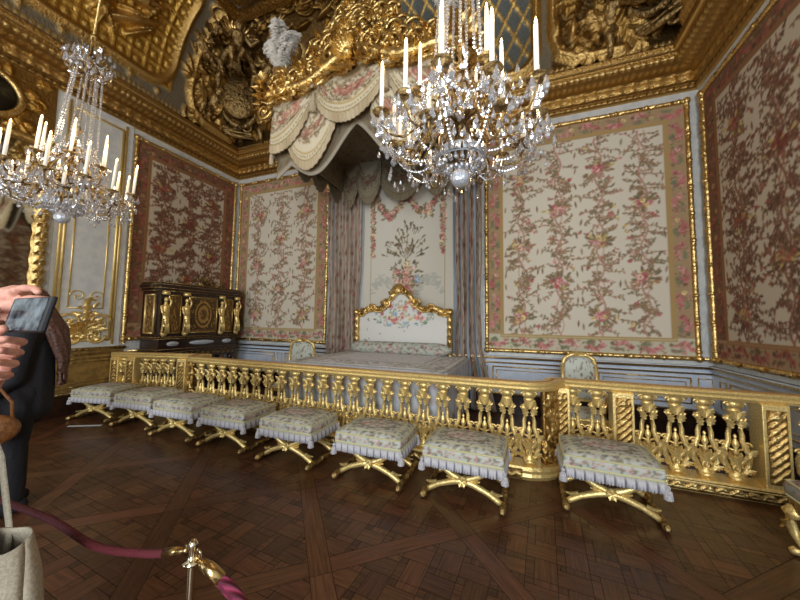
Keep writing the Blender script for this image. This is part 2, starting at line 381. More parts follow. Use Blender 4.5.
def corncv(L):
    cv = Cv(L, 1, .02, GA); H = 1/13
    cv.rect(0, 0, L, H*1.2, GC); cv.rect(0, 2*H, L, 3*H, GD)
    x = .06
    while x < L:
        cv.acan(x, 4.1*H, PI/2, .12, GC, .03, 5); cv.leaf(x+.09, 4.6*H, .02, .05, PI/2, GB, .02); x += .18
    x = .04
    while x < L: cv.disc(x, 2.4*H, .03, GC, .02); cv.leaf(x, 7.2*H, .05, .03, PI/2, GC, .03); cv.rect(x, 8.6*H, x+.04, 9.6*H, GB, .02); x += .09
    cv.rect(0, 10.4*H, L, 11*H, GB, .012); return cv
def relief_bits(cv, x0, x1, y0, y1, n, cols, hmax=.1, smin=.12, smax=.4):
    for k in range(n):
        x = random.uniform(x0, x1); y = random.uniform(y0, y1); c = random.choice(cols); t = random.random()
        if t < .35: cv.scroll(x, y, random.uniform(smin, smax)*.7, random.random()*6, random.uniform(.7, 1.5), random.uniform(.015, .04), c, hmax*.8, random.choice((-1, 1)))
        elif t < .75: cv.acan(x, y, random.random()*6.3, random.uniform(smin, smax), c, hmax, random.choice((5, 7)))
        else: cv.leaf(x, y, random.uniform(smin, smax)*.6, random.uniform(.03, .08), random.random()*6.3, c, hmax*1.4)
def covecv(L, wall):
    h = 2.65; G1 = [(176, 140, 76, .9), (142, 108, 54, .9), (206, 170, 104, .9)]; cv = Cv(L, h, .02, (112, 100, 78, 0))
    def frame(x0, x1, y0, y1, r):
        pts = []
        for cx, cy, a0 in ((x1-r, y0+r, -PI/2), (x1-r, y1-r, 0), (x0+r, y1-r, PI/2), (x0+r, y0+r, PI)):
            for k in range(7): a = a0+k*PI/12; pts.append((cx+r*math.cos(a), cy+r*math.sin(a)))
        pts.append(pts[0]); cv.line(pts, .085, G1[0], .06); cv.line(pts, .04, G1[2], .10); return pts
    def lattice(x0, x1, y0, y1, ground, col, st, diamond):
        cv.rect(x0, y0, x1, y1, ground)
        n = int((x1-x0+y1-y0)/st)+1
        if diamond:
            for k in range(n):
                a = k*st
                for sg in (1, -1):
                    xa, ya = (x0+a, y0) if sg == 1 else (x0+a, y1)
                    ln = y1-y0; p0 = (xa, ya); p1 = (xa-ln*.7, ya+sg*ln)
                    m = 24; P = [(p0[0]+(p1[0]-p0[0])*i/m, p0[1]+(p1[1]-p0[1])*i/m) for i in range(m+1)]
                    P = [p for p in P if x0 <= p[0] <= x1]
                    if len(P) > 1: cv.line(P, .018, col, .025)
            yy = y0; r = 0
            while yy < y1:
                xx = x0+(r % 2)*st/2
                while xx < x1: cv.flower(xx, yy, .035, (236, 200, 120, .95), .03, 5); xx += st
                yy += st*.71; r += 1
        else:
            x = x0
            while x <= x1: cv.line([(x, y0), (x, y1)], .025, col, .035); x += st
            y = y0
            while y <= y1: cv.line([(x0, y), (x1, y)], .025, col, .035); y += st
            x = x0+st/2
            while x < x1:
                y = y0+st/2
                while y < y1: cv.flower(x, y, .05, (236, 200, 120, .95), .03, 4); y += st
                x += st
    if wall == 'back':
        ends = [(0, 4.6), (7.5, L)]; mid = (4.85, 7.25)
        lattice(mid[0], mid[1], .15, 2.0, (92, 96, 92, .1), (214, 170, 90, .95), .3, True); frame(mid[0], mid[1], .12, 2.0, .3); cv.rect(0, 2.15, L, 2.7, (150, 108, 46, .95)); [cv.line([(0, q), (L, q)], .03, G1[2], .05) for q in (2.18, 2.3, 2.5)]
    else:
        ends = [(0, 1.75), (L-1.75, L)]; mid = (2.1, L-2.1)
        lattice(mid[0], mid[1], .3, 2.4, (188, 146, 62, .85), (222, 182, 98, .9), .24, False); frame(mid[0], mid[1], .28, 2.4, .45)
    for a, b_ in ends:
        cv.rect(a, .0, b_, h, (98, 74, 38, .85)); relief_bits(cv, a, b_, .1, 2.5, 130, G1, .12, .15, .42)
        e = b_ if a == 0 else a; sg = 1 if a == 0 else -1
        P = [(e+sg*.0, 2.6), (e, .5), (e-sg*.1, .25), (e-sg*.35, .12), (e-sg*1.0, .09)]; cv.line(P, .09, G1[0], .07); cv.line(P, .04, G1[2], .12)
    x = .05
    while x < L: cv.disc(x, .04, .03, G1[2], .03); x += .08
    for k in range(12):
        x = mid[0]+(mid[1]-mid[0])*(k+.5)/12; cv.acan(x, 2.42, PI/2, .22, G1[0], .08); cv.acan(x, .2, -PI/2, .12, G1[2], .06)
    if wall != 'back':   # eagle-like winged relief and drapery over the coffers
        for px in (3.3, 6.0):
            for k in range(16):
                a = PI*.1+k*PI*.85/15; cv.leaf(px+math.cos(a)*.5, 1.15+math.sin(a)*.45, .42, .06, a, G1[2], .2)
            cv.leaf(px, 1.0, .35, .16, PI/2+.3, G1[0], .28); cv.leaf(px-.4, .9, .5, .1, 2.6, G1[2], .22); cv.leaf(px+.3, .8, .5, .1, -.6, G1[2], .22)
            for k in range(8): cv.leaf(px+random.uniform(-.6, .6), 1+random.uniform(-.5, .4), .3, .05, random.random()*6, G1[0], .2)
    return cv
k = 1
for wall, L in (('back', XR-XL), ('left', YB-YF), ('right', YB-YF)):
    wsweep('trim_%d' % k, wall, corn, 60, corncv(L), 1, .03); wsweep('ceiling_cove_%s' % wall, wall, cove, 110, covecv(L, wall), 1, .028); k += 1
# plain continuation of cornice and cove on the window side
cvp = Cv(1, 1, .5, GA)
d, z, _, _ = corn(np.linspace(0, 1, 14)); d2, z2, _, _ = cove(np.linspace(0, 1, 12)); d = np.concatenate([d, d2]); z = np.concatenate([z, z2])
P = np.stack([np.stack([XL+d, YF+d, z], -1), np.stack([XR-d, YF+d, z], -1)], 1); grid('trim_9', P, np.tile(np.array(GA, float), (P.shape[0], 2, 1)), 'carve', kind='structure', flip=True)
# flat ceiling with gilded frame
MB().box((XL, YF, 7.9), (XR, YB, 8.1)).build('ceiling', mat('painted_ceiling', C(170, 140, 100), .8, mix=C(120, 110, 96), scale=.8), smooth=False, kind='structure')
fr = MB()
for q, r in ((1.55, .12), (1.8, .07)):
    c = [(XL+q, YF+q, 7.86), (XR-q, YF+q, 7.86), (XR-q, YB-q, 7.86), (XL+q, YB-q, 7.86), (XL+q, YF+q, 7.86)]
    for a_, b_ in zip(c[:-1], c[1:]): fr.tube([a_, b_], r, 8)
fr.build('trim_10', 'goldr', kind='structure')
# ------------------------------------------------------------ dado and baseboards
def panel_frame(mb, P0, ux, uz, n, w, h, r=.012):
    P0 = Vector(P0); ux = Vector(ux); uz = Vector(uz); n = Vector(n)
    c = [P0, P0+ux*w, P0+ux*w+uz*h, P0+uz*h, P0]
    for a_, b_ in zip(c[:-1], c[1:]): mb.tube([a_+n*.004, b_+n*.004], r, 6)
def dado(name, k, P0, ux, n, L, segs, mbody, mgold, z1=1.0, h0=.36):
    P0 = Vector(P0); ux = Vector(ux); n = Vector(n); body = MB(); g = MB()
    M4 = Matrix((ux, n, Vector((0, 0, 1)))).transposed().to_4x4(); M4.translation = P0
    body.box((0, 0, 0), (L, .03, z1), M4); body.box((0, 0, z1-.05), (L, .075, z1), M4);     o = body.build(name, mbody, smooth=False, kind='structure'); MB().box((0, 0, 0), (L, .06, h0), M4).build('skirting', 'ebony', o, smooth=False)  # skirting tall and dark, its tone imitating shade behind the balustrade
    g.box((0, .03, z1-.13), (L, .05, z1-.105), M4); g.box((0, .07, z1-.045), (L, .09, z1-.01), M4); g.box((0, .055, h0-.03), (L, .07, h0), M4)
    x = 0
    for s in segs:
        if s > .3: panel_frame(g, P0+ux*(x+.06)+n*.03+Vector((0, 0, h0+.08)), ux, (0, 0, 1), n, s-.12, z1-.13-h0-.14, .012); panel_frame(g, P0+ux*(x+.12)+n*.03+Vector((0, 0, h0+.14)), ux, (0, 0, 1), n, s-.24, z1-.13-h0-.26, .007)
        else: panel_frame(g, P0+ux*(x+.03)+n*.03+Vector((0, 0, h0+.08)), ux, (0, 0, 1), n, s-.06, z1-.13-h0-.14, .008)
        x += s
    g.build(name+'_gilt_moulding', mgold, o, smooth=True)
dado('baseboard_back', 1, (XR, YB, 0), (-1, 0, 0), (0, -1, 0), XR-XL, [.22, 1.3, .25, 1.4, .2, 2.9, .2, 1.4, .2, 1.3, .2], 'blue', 'gold')
dado('baseboard_right', 2, (XR, YF, 0), (0, 1, 0), (-1, 0, 0), YB-YF, [1.6, .2, 1.6, .2, 1.6, .2, 1.6, .2, 2.0, .2], 'blue', 'gold')
dado('baseboard_left', 3, (XL, YB, 0), (0, -1, 0), (1, 0, 0), 2.35, [.2, 1.9, .2], 'blue', 'gold')
dado('trim_11', 4, (XL, YB-2.35, 0), (0, -1, 0), (1, 0, 0), 1.2, [1.15], 'goldw', 'goldd', 1.08)
# ------------------------------------------------------------ silk hangings
def tapestry_cv(w, h, sp, rust, bwid=.3, seed=1, res=.012):
    random.seed(seed); cream = (214, 204, 184) if not rust else (196, 182, 158)  # rust variant: own denser pattern, ground colour darkened for the shaded side walls
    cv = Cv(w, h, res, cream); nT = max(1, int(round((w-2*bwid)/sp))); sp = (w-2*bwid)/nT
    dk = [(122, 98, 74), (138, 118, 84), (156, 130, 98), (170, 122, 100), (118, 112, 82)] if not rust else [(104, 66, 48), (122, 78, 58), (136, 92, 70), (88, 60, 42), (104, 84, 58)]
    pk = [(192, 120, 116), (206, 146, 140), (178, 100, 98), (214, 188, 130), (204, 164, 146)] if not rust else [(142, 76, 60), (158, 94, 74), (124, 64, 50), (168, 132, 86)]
    for t in range(nT):
        x0 = bwid+sp*(t+.5); per = 1.25; off = (t % 2)*per/2
        f = lambda y, q=0: x0+.05*math.sin(2*PI*(y+off)/per*2+q)
        ys = np.arange(bwid, h-bwid, .04)
        cv.line([(f(y), y) for y in ys], .012, (188, 140, 126) if not rust else (140, 84, 60)); cv.line([(f(y, PI), y) for y in ys], .009, (200, 158, 140) if not rust else (150, 96, 70))
        y = bwid+.05
        while y < h-bwid-.04:
            ph = ((y+off) % per)/per; reach = sp*(.28+.30*abs(math.sin(PI*ph*2)))*(1.15 if rust else 1); a = random.choice((0, PI))+random.uniform(-.9, .9); c = random.choice(dk)
            L = random.uniform(.5, 1)*reach; bx, by = f(y), y; pts = [(bx, by)]
            for i in range(5): a += random.uniform(-.35, .45); bx += math.cos(a)*L/5; by += math.sin(a)*L/5; pts.append((bx, by))
            cv.line(pts, .005, c)
            for px, py in pts[1:]:
                for i in range(2 if not rust else 3): aa = a+random.uniform(-1.7, 1.7); l = random.uniform(.015, .034); cv.leaf(px+math.cos(aa)*l, py+math.sin(aa)*l, l, l*.42, aa, random.choice(dk))
            if random.random() < .22: cv.flower(bx, by, random.uniform(.018, .034), random.choice(pk))
            y += .036 if not rust else .022
        y = bwid-off+.3
        while y < h-bwid:
            if y > bwid+.1:
                for i in range(26):
                    a = random.random()*6.3; r = random.random()**.7*.16; cv.leaf(f(y)+math.cos(a)*r*1.4, y+math.sin(a)*r, .05, .02, a, random.choice(dk+[(190, 170, 96)]))
                for i in range(9): a = random.random()*6.3; r = random.random()*.1; cv.flower(f(y)+math.cos(a)*r*1.2, y+math.sin(a)*r, random.uniform(.03, .05), random.choice(pk))
            y += per
        for yy in np.arange(bwid+.2, h-bwid, .3):   # hanging tassels of blossom between the trunks
            for sgn in (-1, 1):
                if random.random() < .6: cv.leaf(x0+sgn*sp*.44, yy+random.uniform(-.1, .1), .06, .014, PI/2+random.uniform(-.2, .2), random.choice(dk[:3]))
    g1 = (176, 144, 84) if not rust else (150, 104, 60)
    def strip(L, put):
        n = max(2, int(round(L/.36)))
        for k in range(n):
            s = (k+.5)*L/n; sg = 1 if k % 2 else -1
            for i in range(6): put('leaf', s+(i-2.5)*.035, bwid*.5+sg*(.07-abs(i-2.5)*.02), .07, .02, .9*sg+(i-2.5)*.35, random.choice(pk[:3]))
            for i in range(5): put('leaf', s-.1+i*.02, bwid*.5-sg*.05, .05, .018, -.8*sg+i*.3, random.choice([(112, 122, 92), (128, 130, 96)] if not rust else [(90, 70, 40), (110, 84, 50)]))
            for i in range(22): put('leaf', s+random.uniform(-.17, .17), bwid*.5+random.uniform(-.09, .09), random.uniform(.015, .035), .011, random.random()*6.3, random.choice(dk+pk[:3]+[(140, 140, 100)]))
            put('flower', s+.12, bwid*.5-sg*.02, .035, 0, 0, random.choice(pk)); put('flower', s-.13, bwid*.5+sg*.04, .028, 0, 0, random.choice(dk))
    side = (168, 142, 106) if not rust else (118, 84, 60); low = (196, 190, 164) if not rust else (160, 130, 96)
    for x0, y0, x1, y1, cc in ((0, 0, bwid, h, side), (w-bwid, 0, w, h, side), (0, h-bwid, w, h, side), (0, 0, w, bwid, low)):
        cv.rect(x0, y0, x1, y1, cc)
    def mk(tr):
        def put(kind, s, q, L, Wd, ang, col):
            x, y, da = tr(s, q)
            if kind == 'leaf': cv.leaf(x, y, L, Wd, ang+da, col)
            else: cv.flower(x, y, L, col)
        return put
    strip(w, mk(lambda s, q: (s, q, 0))); strip(w, mk(lambda s, q: (s, h-q, 0)))
    strip(h-2*bwid, mk(lambda s, q: (q, s+bwid, PI/2))); strip(h-2*bwid, mk(lambda s, q: (w-q, s+bwid, PI/2)))
    for i in (.015, bwid-.015, bwid-.05):
        cv.line([(i, i), (w-i, i), (w-i, h-i), (i, h-i), (i, i)], .011, g1)
    return cv
def gilt_frame(P0, ux, n, w, h, parent, r=.035, band=.42):
    g = MB(); P0 = Vector(P0); ux = Vector(ux); n = Vector(n); uz = Vector((0, 0, 1)); k = MB()
    c = [P0, P0+ux*w, P0+ux*w+uz*h, P0+uz*h]
    for i in range(4):
        a_, b_ = c[i], c[(i+1) % 4]; d = (b_-a_); L = d.length; d.normalize(); m = max(4, int(L/.03)); side = n.cross(d)
        g.tube([a_+d*L*t/m+n*.012 for t in range(m+1)], [r*(1+.10*math.sin(t*1.9)) for t in range(m+1)], 8, up=n)
        for t in range(int(L/band)+1):
            q = a_+d*(t*band+.1); k.ball(q+n*.02, r*1.25, 8, 5, (1, 1, 1)); k.leaf(q+d*.03+n*.03, d, n, .09, .028, .3); k.leaf(q-d*.03+n*.03, -d, n, .09, .028, .3)
        k.ball(a_+n*.02, r*1.6, 8, 5)
    g.add(k.v, k.f); g.build('gilt_frame', 'gold', parent)
def tapestry(label, P0, ux, n, w, h, sp, rust, seed):
    t = thing('wall_tapestry', label, 'tapestry', P0); cv = tapestry_cv(w, h, sp, rust, .3, seed)
    planegrid('woven_panel', (0, 0, 0), ux, (0, 0, 1), w, h, cv, 'woven', .0125, parent=t); gilt_frame((0, 0, 0), ux, n, w, h, t); return t
ZT0, ZT1 = 1.1, 5.1
tapestry('large cream floral silk wall hanging right of the bed, pink border and gilt frame', (-.58, YB-.02, ZT0), (1, 0, 0), (0, -1, 0), 3.04, ZT1-ZT0, .62, False, 1)
tapestry('narrow cream floral wall hanging left of the bed, between the corner and curtain', (-6.8, YB-.02, ZT0), (1, 0, 0), (0, -1, 0), 2.70, ZT1-ZT0, .62, False, 2)
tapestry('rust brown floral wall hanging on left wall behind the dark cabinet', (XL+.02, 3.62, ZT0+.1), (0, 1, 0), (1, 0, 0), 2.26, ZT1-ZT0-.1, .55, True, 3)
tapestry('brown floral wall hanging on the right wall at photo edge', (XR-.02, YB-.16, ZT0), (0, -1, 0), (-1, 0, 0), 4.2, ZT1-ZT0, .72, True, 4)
# ------------------------------------------------------------ left wall: white and gold pilaster, overmantel mirror
def left_panel():
    g = MB(); X = XL+.03; body = MB(); body.box((XL, 2.58, 1.08), (XL+.03, 3.56, 5.27)); t = body.build('trim_12', 'white', smooth=False, kind='structure')
    panel_frame(g, (X, 2.7, 1.2), (0, 1, 0), (0, 0, 1), (1, 0, 0), .7, 3.9, .022); panel_frame(g, (X, 2.82, 1.75), (0, 1, 0), (0, 0, 1), (1, 0, 0), .46, 2.0, .012)
    n = (1, 0, 0); U = (0, 1, 0); V = (0, 0, 1); cy = 3.05
    for sy in (-1, 1):
        g.scroll((X+.01, cy+sy*.12, 3.62), (0, sy, 0), V, .10, 1.3, .010, flip=-1); g.scroll((X+.01, cy+sy*.12, 1.95), (0, sy, 0), V, .10, 1.3, .010)
        g.scroll((X+.02, cy+sy*.2, 1.5), (0, sy, 0), V, .16, 1.6, .022); g.scroll((X+.02, cy+sy*.15, 1.28), (0, sy, 0), V, .14, 1.4, .022, flip=-1)
        for k in range(7): a = math.radians(15+k*24); g.leaf((X+.01, cy+sy*.06, 1.35), (0, sy*math.cos(a), math.sin(a)), n, .26, .04, .5)
        for k in range(4): a = math.radians(-80+k*30); g.leaf((X+.01, cy+sy*.03, 3.8), (0, sy*math.cos(a), math.sin(a)), n, .2, .03, .5)
    for k in range(5): g.leaf((X+.01, cy, 1.3+k*.12), V, n, .2, .05, .5)
    g.leaf((X+.01, cy, 3.85), (0, 0, -1), n, .35, .06, .4)
    for k in range(60):
        yy = random.gauss(0, .13); zz = 1.22+abs(random.gauss(0, .22))
        if abs(yy) < .3: g.leaf((X+.005, cy+yy, zz), (0, random.uniform(-1, 1), random.uniform(-.2, 1)), n, random.uniform(.08, .16), .03, .5)
    for yy in (-.40, .40): g.tube([(X, cy+yy, 1.12), (X, cy+yy, 5.2)], .022, 8)
    g.build('gilt_ornament', 'goldp', t)
left_panel()
mr = thing('overmantel_mirror', 'tall mirror in a wide carved gold frame, cut off by left photo edge', 'mirror', (XL+.01, .9, 1.12))
MB().box((0, -1.3, .05), (.03, 1.5, 3.1)).build('mirror_glass', 'mirror', mr, smooth=False)
g = MB()
for y in (-1.35, 1.52):
    g.tube([(.05, y, z) for z in np.linspace(0, 3.15, 60)], [.07*(1+.12*math.sin(i*1.3)) for i in range(60)], 8, up=(1, 0, 0))
    for z in np.linspace(.1, 3.1, 22): g.leaf((.09, y, z), (0, .3, 1), (1, 0, 0), .14, .05, .5); g.leaf((.09, y, z), (0, -.5, 1), (1, 0, 0), .12, .04, .5)
for z in (.0, 3.15): g.tube([(.05, y, z) for y in np.linspace(-1.35, 1.52, 40)], .07, 8, up=(1, 0, 0))
g.build('gilt_frame', 'gold', mr)
# gilded trellis field with an oval portrait above the mirror
random.seed(5); cv = Cv(3.0, .95, .015, (150, 116, 60, .85)); relief_bits(cv, .1, 2.9, .05, .9, 90, [(206, 162, 84, .95), (180, 136, 62, .95)], .04, .08, .2)
planegrid('trim_13', (XL+.012, -.5, 4.32), (0, 1, 0), (0, 0, 1), 3.0, .95, cv, 'carve', .015, kind='structure')
pt = thing('oval_portrait', 'dark oval painting in a gilt ring high above the left mirror', 'painting', (XL+.06, 1.75, 4.75))
b = MB(); b.lathe([(.001, 0), (.3, 0), (.3, .01)], n=32, sx=1, sy=1.15); o = b.build('canvas_oval', 'black', pt); o.rotation_euler = (0, PI/2, 0)
b = MB(); b.tube([(.02, .36*1.0*math.sin(a), .33*math.cos(a)) for a in np.linspace(0, 2*PI, 40)], .045, 8, up=(1, 0, 0)); b.build('gilt_ring', 'gold', pt)
# ------------------------------------------------------------ sculpted putti in the corners of the cove
def capsules(name, caps, m, parent, voxel=.02, smooth=6, balls=()):
    mb = MB()
    for p0, p1, r0, r1 in caps:
        p0 = Vector(p0); p1 = Vector(p1); mb.tube([p0+(p1-p0)*t for t in (0, .25, .5, .75, 1)], [r0+(r1-r0)*t for t in (0, .25, .5, .75, 1)], 10)
        mb.ball(p0, r0, 10, 7); mb.ball(p1, r1, 10, 7)
    for c, r, sc in balls: mb.ball(c, r, 12, 9, sc)
    o = mb.build(name, m, parent); r = o.modifiers.new('skin', 'REMESH'); r.mode = 'VOXEL'; r.voxel_size = voxel; r.use_smooth_shade = True
    s = o.modifiers.new('smooth', 'SMOOTH'); s.iterations = smooth; s.factor = .6; return o
def putto(parent, loc, rot, s, seed):
    r = random.Random(seed); j = lambda a: r.uniform(-a, a)
    caps = [((0, 0, 0), (0, .02, .24), .10, .11), ((0, .02, .24), (0, .02, .33), .09, .05)]
    for sx in (-1, 1):
        e = Vector((sx*(.22+j(.05)), .05+j(.1), .22+j(.15))); h = e+Vector((sx*(.06+j(.12)), .10+j(.05), .1+j(.14)))
        caps += [((sx*.11, .02, .26), e, .055, .045), (e, h, .042, .03)]
        k = Vector((sx*(.13+j(.08)), .18+j(.06), -.10+j(.1))); f = k+Vector((sx*j(.1), -.05+j(.1), -.22)); caps += [((sx*.06, 0, -.02), k, .085, .065), (k, f, .06, .035), (f, f+Vector((0, .08, -.01)), .03, .022)]
    o = capsules('putto', caps, 'goldd', parent, .016, 4, [((0, .03, .42), .095, (1, 1.05, 1.15)), ((0, .12, .41), .02, (1, 1, 1)), ((-.09, .03, .42), .02, (1, 1, 1)), ((.09, .03, .42), .02, (1, 1, 1))])
    o.location = loc; o.rotation_euler = rot; o.scale = (s, s, s)
    w = MB()
    for sx in (-1, 1):
        for k in range(6): a = math.radians(20+k*18); w.leaf((sx*.06, -.05, .22), (sx*math.cos(a), -.2, math.sin(a)), (0, 1, 0), .34-.03*k, .045, .35)
    w.build('wing', 'gold', o)
def corner_group(label, cx, cy, ang, seed):
    t = thing('ceiling_sculpture', label, 'sculpture', (cx, cy, 5.85), ang)   # local +y faces the room
    r = random.Random(seed); b = MB(); sh = MB()
    pts = []                                       # oval shield with rim, leaning forward with the cove
    tilt = lambda x, z: Vector((x, z*.42*z+.05, z))
    sh.tube([tilt(.42*math.sin(a), .95+.6*math.cos(a))+Vector((0, .10, 0)) for a in np.linspace(0, 2*PI, 44)], .06, 8); 
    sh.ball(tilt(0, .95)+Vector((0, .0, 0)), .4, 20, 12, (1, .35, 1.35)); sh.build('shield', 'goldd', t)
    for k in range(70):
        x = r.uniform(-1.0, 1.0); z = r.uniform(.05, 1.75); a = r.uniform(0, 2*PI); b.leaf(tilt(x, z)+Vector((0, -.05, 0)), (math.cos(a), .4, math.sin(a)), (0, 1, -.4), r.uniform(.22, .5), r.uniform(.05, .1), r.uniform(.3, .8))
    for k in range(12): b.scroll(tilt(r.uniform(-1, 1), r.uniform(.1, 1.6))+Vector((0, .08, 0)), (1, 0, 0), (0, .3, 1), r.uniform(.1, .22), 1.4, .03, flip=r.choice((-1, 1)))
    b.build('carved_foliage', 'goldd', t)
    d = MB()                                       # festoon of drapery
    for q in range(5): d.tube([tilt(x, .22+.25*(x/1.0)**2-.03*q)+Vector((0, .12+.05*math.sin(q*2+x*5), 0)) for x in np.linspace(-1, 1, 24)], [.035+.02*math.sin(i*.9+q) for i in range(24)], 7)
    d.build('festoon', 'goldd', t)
    for (x, z, ry, s) in ((-.62, .45, .35, 1.15), (.6, .5, -.4, 1.15), (0, 1.5, .1, 1.0), (-.5, 1.25, -.6, .95), (.55, 1.3, .7, .95)):
        putto(t, tilt(x, z)+Vector((0, .2, 0)), (-.35, ry, r.uniform(-.4, .4)), s, r.random())
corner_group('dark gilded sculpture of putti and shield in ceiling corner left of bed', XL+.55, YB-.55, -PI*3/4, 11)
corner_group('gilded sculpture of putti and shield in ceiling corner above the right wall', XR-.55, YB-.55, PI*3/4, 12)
# ------------------------------------------------------------ gilded balustrade
BH = .97
def baluster_mb():
    b = MB(); b.box((-.055, -.055, .13), (.055, .055, .17)); b.box((-.05, -.045, .81), (.05, .045, .88)); b.lathe([(.045, .70), (.06, .73), (.04, .755), (.055, .78), (.045, .81)], n=12, sx=1, sy=.8)
    for s in (-1, 1): b.scroll((s*.05, -.02, .84), (s, 0, 0), (0, 0, 1), .028, 1.2, .011); b.leaf((0, -.04, .70), (s*.5, 0, 1), (0, -1, 0), .12, .032, .3); b.leaf((s*.03, -.03, .62), (s*.3, 0, 1), (0, -1, 0), .1, .03, .3)
    for s in (-1, 1):
        b.tube([(s*x, 0, z) for x, z in ((.055, .73), (.05, .69), (.033, .65), (.04, .6), (.052, .55), (.05, .5), (.062, .46), (.085, .41), (.095, .35), (.085, .28), (.06, .23), (.045, .19), (.06, .165))], [.026, .024, .021, .020, .021, .022, .025, .027, .028, .028, .026, .024, .025], 7)
        b.scroll((s*.085, 0, .455), (s, 0, 0), (0, 0, 1), .03, 1.2, .011); b.scroll((s*.05, -.01, .715), (s, 0, 0), (0, 0, -1), .03, 1.2, .011)
        b.leaf((s*.09, -.02, .36), (s*.5, 0, 1), (0, -1, 0), .10, .028, .3); b.leaf((s*.05, -.02, .2), (s, 0, .8), (0, -1, 0), .09, .026, .3); b.leaf((s*.02, -.03, .3), (s*.8, 0, 1), (0, -1, 0), .10, .024, .3)
        b.leaf((s*.02, .03, .3), (s*.8, 0, 1), (0, 1, 0), .10, .024, .3)
    b.lathe([(.012, .36), (.026, .39), (.014, .42), (.03, .46), (.022, .49), (.008, .52), (.016, .54), (.002, .56)], n=10)
    b.leaf((0, -.02, .25), (0, 0, 1), (0, -1, 0), .15, .045, .35); b.leaf((0, .02, .25), (0, 0, 1), (0, 1, 0), .15, .045, .35); b.scroll((0, -.02, .24), (1, 0, 0), (0, 0, 1), .04, 1.3, .012)
    b.lathe([(.06, .165), (.065, .18), (.03, .20), (.025, .24), (.05, .27), (.03, .31), (.012, .36)], n=12, sx=1, sy=.7); b.tube([(-.05, 0, .42), (0, 0, .40), (.05, 0, .42)], .011, 6)
    return b
def pilaster(parent, x, y, w=.19, ang=0, depth=.2):
    M4 = Matrix.Translation((x, y, 0)) @ Matrix.Rotation(ang, 4, 'Z'); b = MB()
    b.box((-w/2, -depth/2, .12), (w/2, depth/2, .88), M4); o = b.build('pedestal', 'goldp', parent, smooth=False, bevel=.006); g = MB()
    random.seed(4); cv = Cv(w-.05, .66, .008, GA)
    for k in range(9): z = .04+k*.07; cv.leaf(.03+(w-.11)*.2, z, .05, .015, .9, GC, .014); cv.leaf((w-.05)*.5, z+.02, .05, .015, .9, GB, .014); cv.leaf((w-.05)*.8, z, .05, .014, .9, GC, .014)
    cv.disc((w-.05)/2, .6, .035, GB, .02)
    P = planegrid('carved_panel', (0, 0, 0), (1, 0, 0), (0, 0, 1), w-.05, .66, cv, 'carve', .008, parent=o); P.matrix_local = M4 @ Matrix.Translation((-w/2+.025, -depth/2-.003, .17))
def rail_path(mb, pts, hw, z0, z1, step=None):
    """moulded bar following a ground polyline"""
    V2 = [Vector((p[0], p[1], 0)) for p in pts]; n = len(V2); L = []; 
    for i in range(n):
        t = (V2[min(i+1, n-1)]-V2[max(i-1, 0)]).normalized(); nn = Vector((-t.y, t.x, 0)); a = V2[i]
        k = 1
        if 0 < i < n-1:
            t1 = (V2[i]-V2[i-1]).normalized(); k = 1/max(.5, t.dot(t1))
        prof = [(-hw*.82, z0), (-hw, z0+(z1-z0)*.3), (-hw*.9, z0+(z1-z0)*.5), (-hw, z0+(z1-z0)*.75), (-hw*.85, z1), (hw*.85, z1), (hw, z0+(z1-z0)*.75), (hw*.9, z0+(z1-z0)*.5), (hw, z0+(z1-z0)*.3), (hw*.82, z0)]
        L += [a+nn*q*k+Vector((0, 0, z)) for q, z in prof]
    m = 10; fs = []
    for i in range(n-1):
        for k in range(m): k2 = (k+1) % m; fs.append((i*m+k, i*m+k2, (i+1)*m+k2, (i+1)*m+k))
    fs += [tuple(range(m))[::-1], tuple(range((n-1)*m, n*m))]; mb.add(L, fs)
YM, YS = 3.66, 4.05
def arc(cx, cy, r, a0, a1, n=8): return [(cx+r*math.cos(a0+(a1-a0)*i/n), cy+r*math.sin(a0+(a1-a0)*i/n)) for i in range(n+1)]
BP = [(XL+.04, 3.52), (-5.5, YS-.14)]+[(-5.32, YS-.10)]+arc(-4.98, YM+.30, .30, PI, PI*1.5)+arc(.0, YM+.33, .33, -PI/2, 0)+[(.45, YS), (2.595, YS)]
bal = thing('balustrade', 'long gilded balustrade with openwork balusters crossing the room before the bed', 'balustrade', (0, 0, 0))
for nm, hw, z0, z1, m in (('top_rail', .085, .88, BH, 'goldp'), ('plinth', .13, 0, .13, 'goldp')):
    b = MB(); rail_path(b, BP, hw, z0, z1); o = b.build(nm, m, bal, smooth=False)
    if nm == 'top_rail':
        c = MB(); rail_path(c, BP, .018, .966, .973)
        c.build('worn_red_strip', mat('worn_red_velvet_strip', C(186, 140, 92), .9), o, smooth=False)
    else:
        random.seed(8); cv = Cv(9, .1, .01, GD); x = .05
        while x < 9: cv.leaf(x, .04, .05, .018, .6, GC, .012); cv.leaf(x+.05, .05, .04, .016, -.6, GB, .012); x += .11
        planegrid('carved_frieze', (.45, YS-.13, .015), (1, 0, 0), (0, 0, 1), 2.1, .1, cv, 'carve', .011, parent=o)
        planegrid('carved_frieze', (-4.98, YM-.132, .015), (1, 0, 0), (0, 0, 1), 4.98, .1, cv, 'carve', .011, parent=o)
B0 = baluster_mb().build('baluster', 'goldp', bal); first = True
def put_bal(x, y, ang=0):
    global first
    if first: B0.location = (x, y, 0); B0.rotation_euler = (0, 0, ang); first = False
    else: dupo(B0, bal, (x, y, 0), ang)
x = -4.86
while x < .0: put_bal(x, YM); x += .2355
put_bal(.07, YM+.01, .15)
for x in (.53, .77, 1.22, 1.45, 1.68, 1.91, 2.44): put_bal(x, YS)
for x in (.40, .99, 2.16): pilaster(bal, x, YS)
for t in (.13, .42, .53, .64, .75): put_bal(XL+.04+t*1.45, 3.52+t*.39, .26)
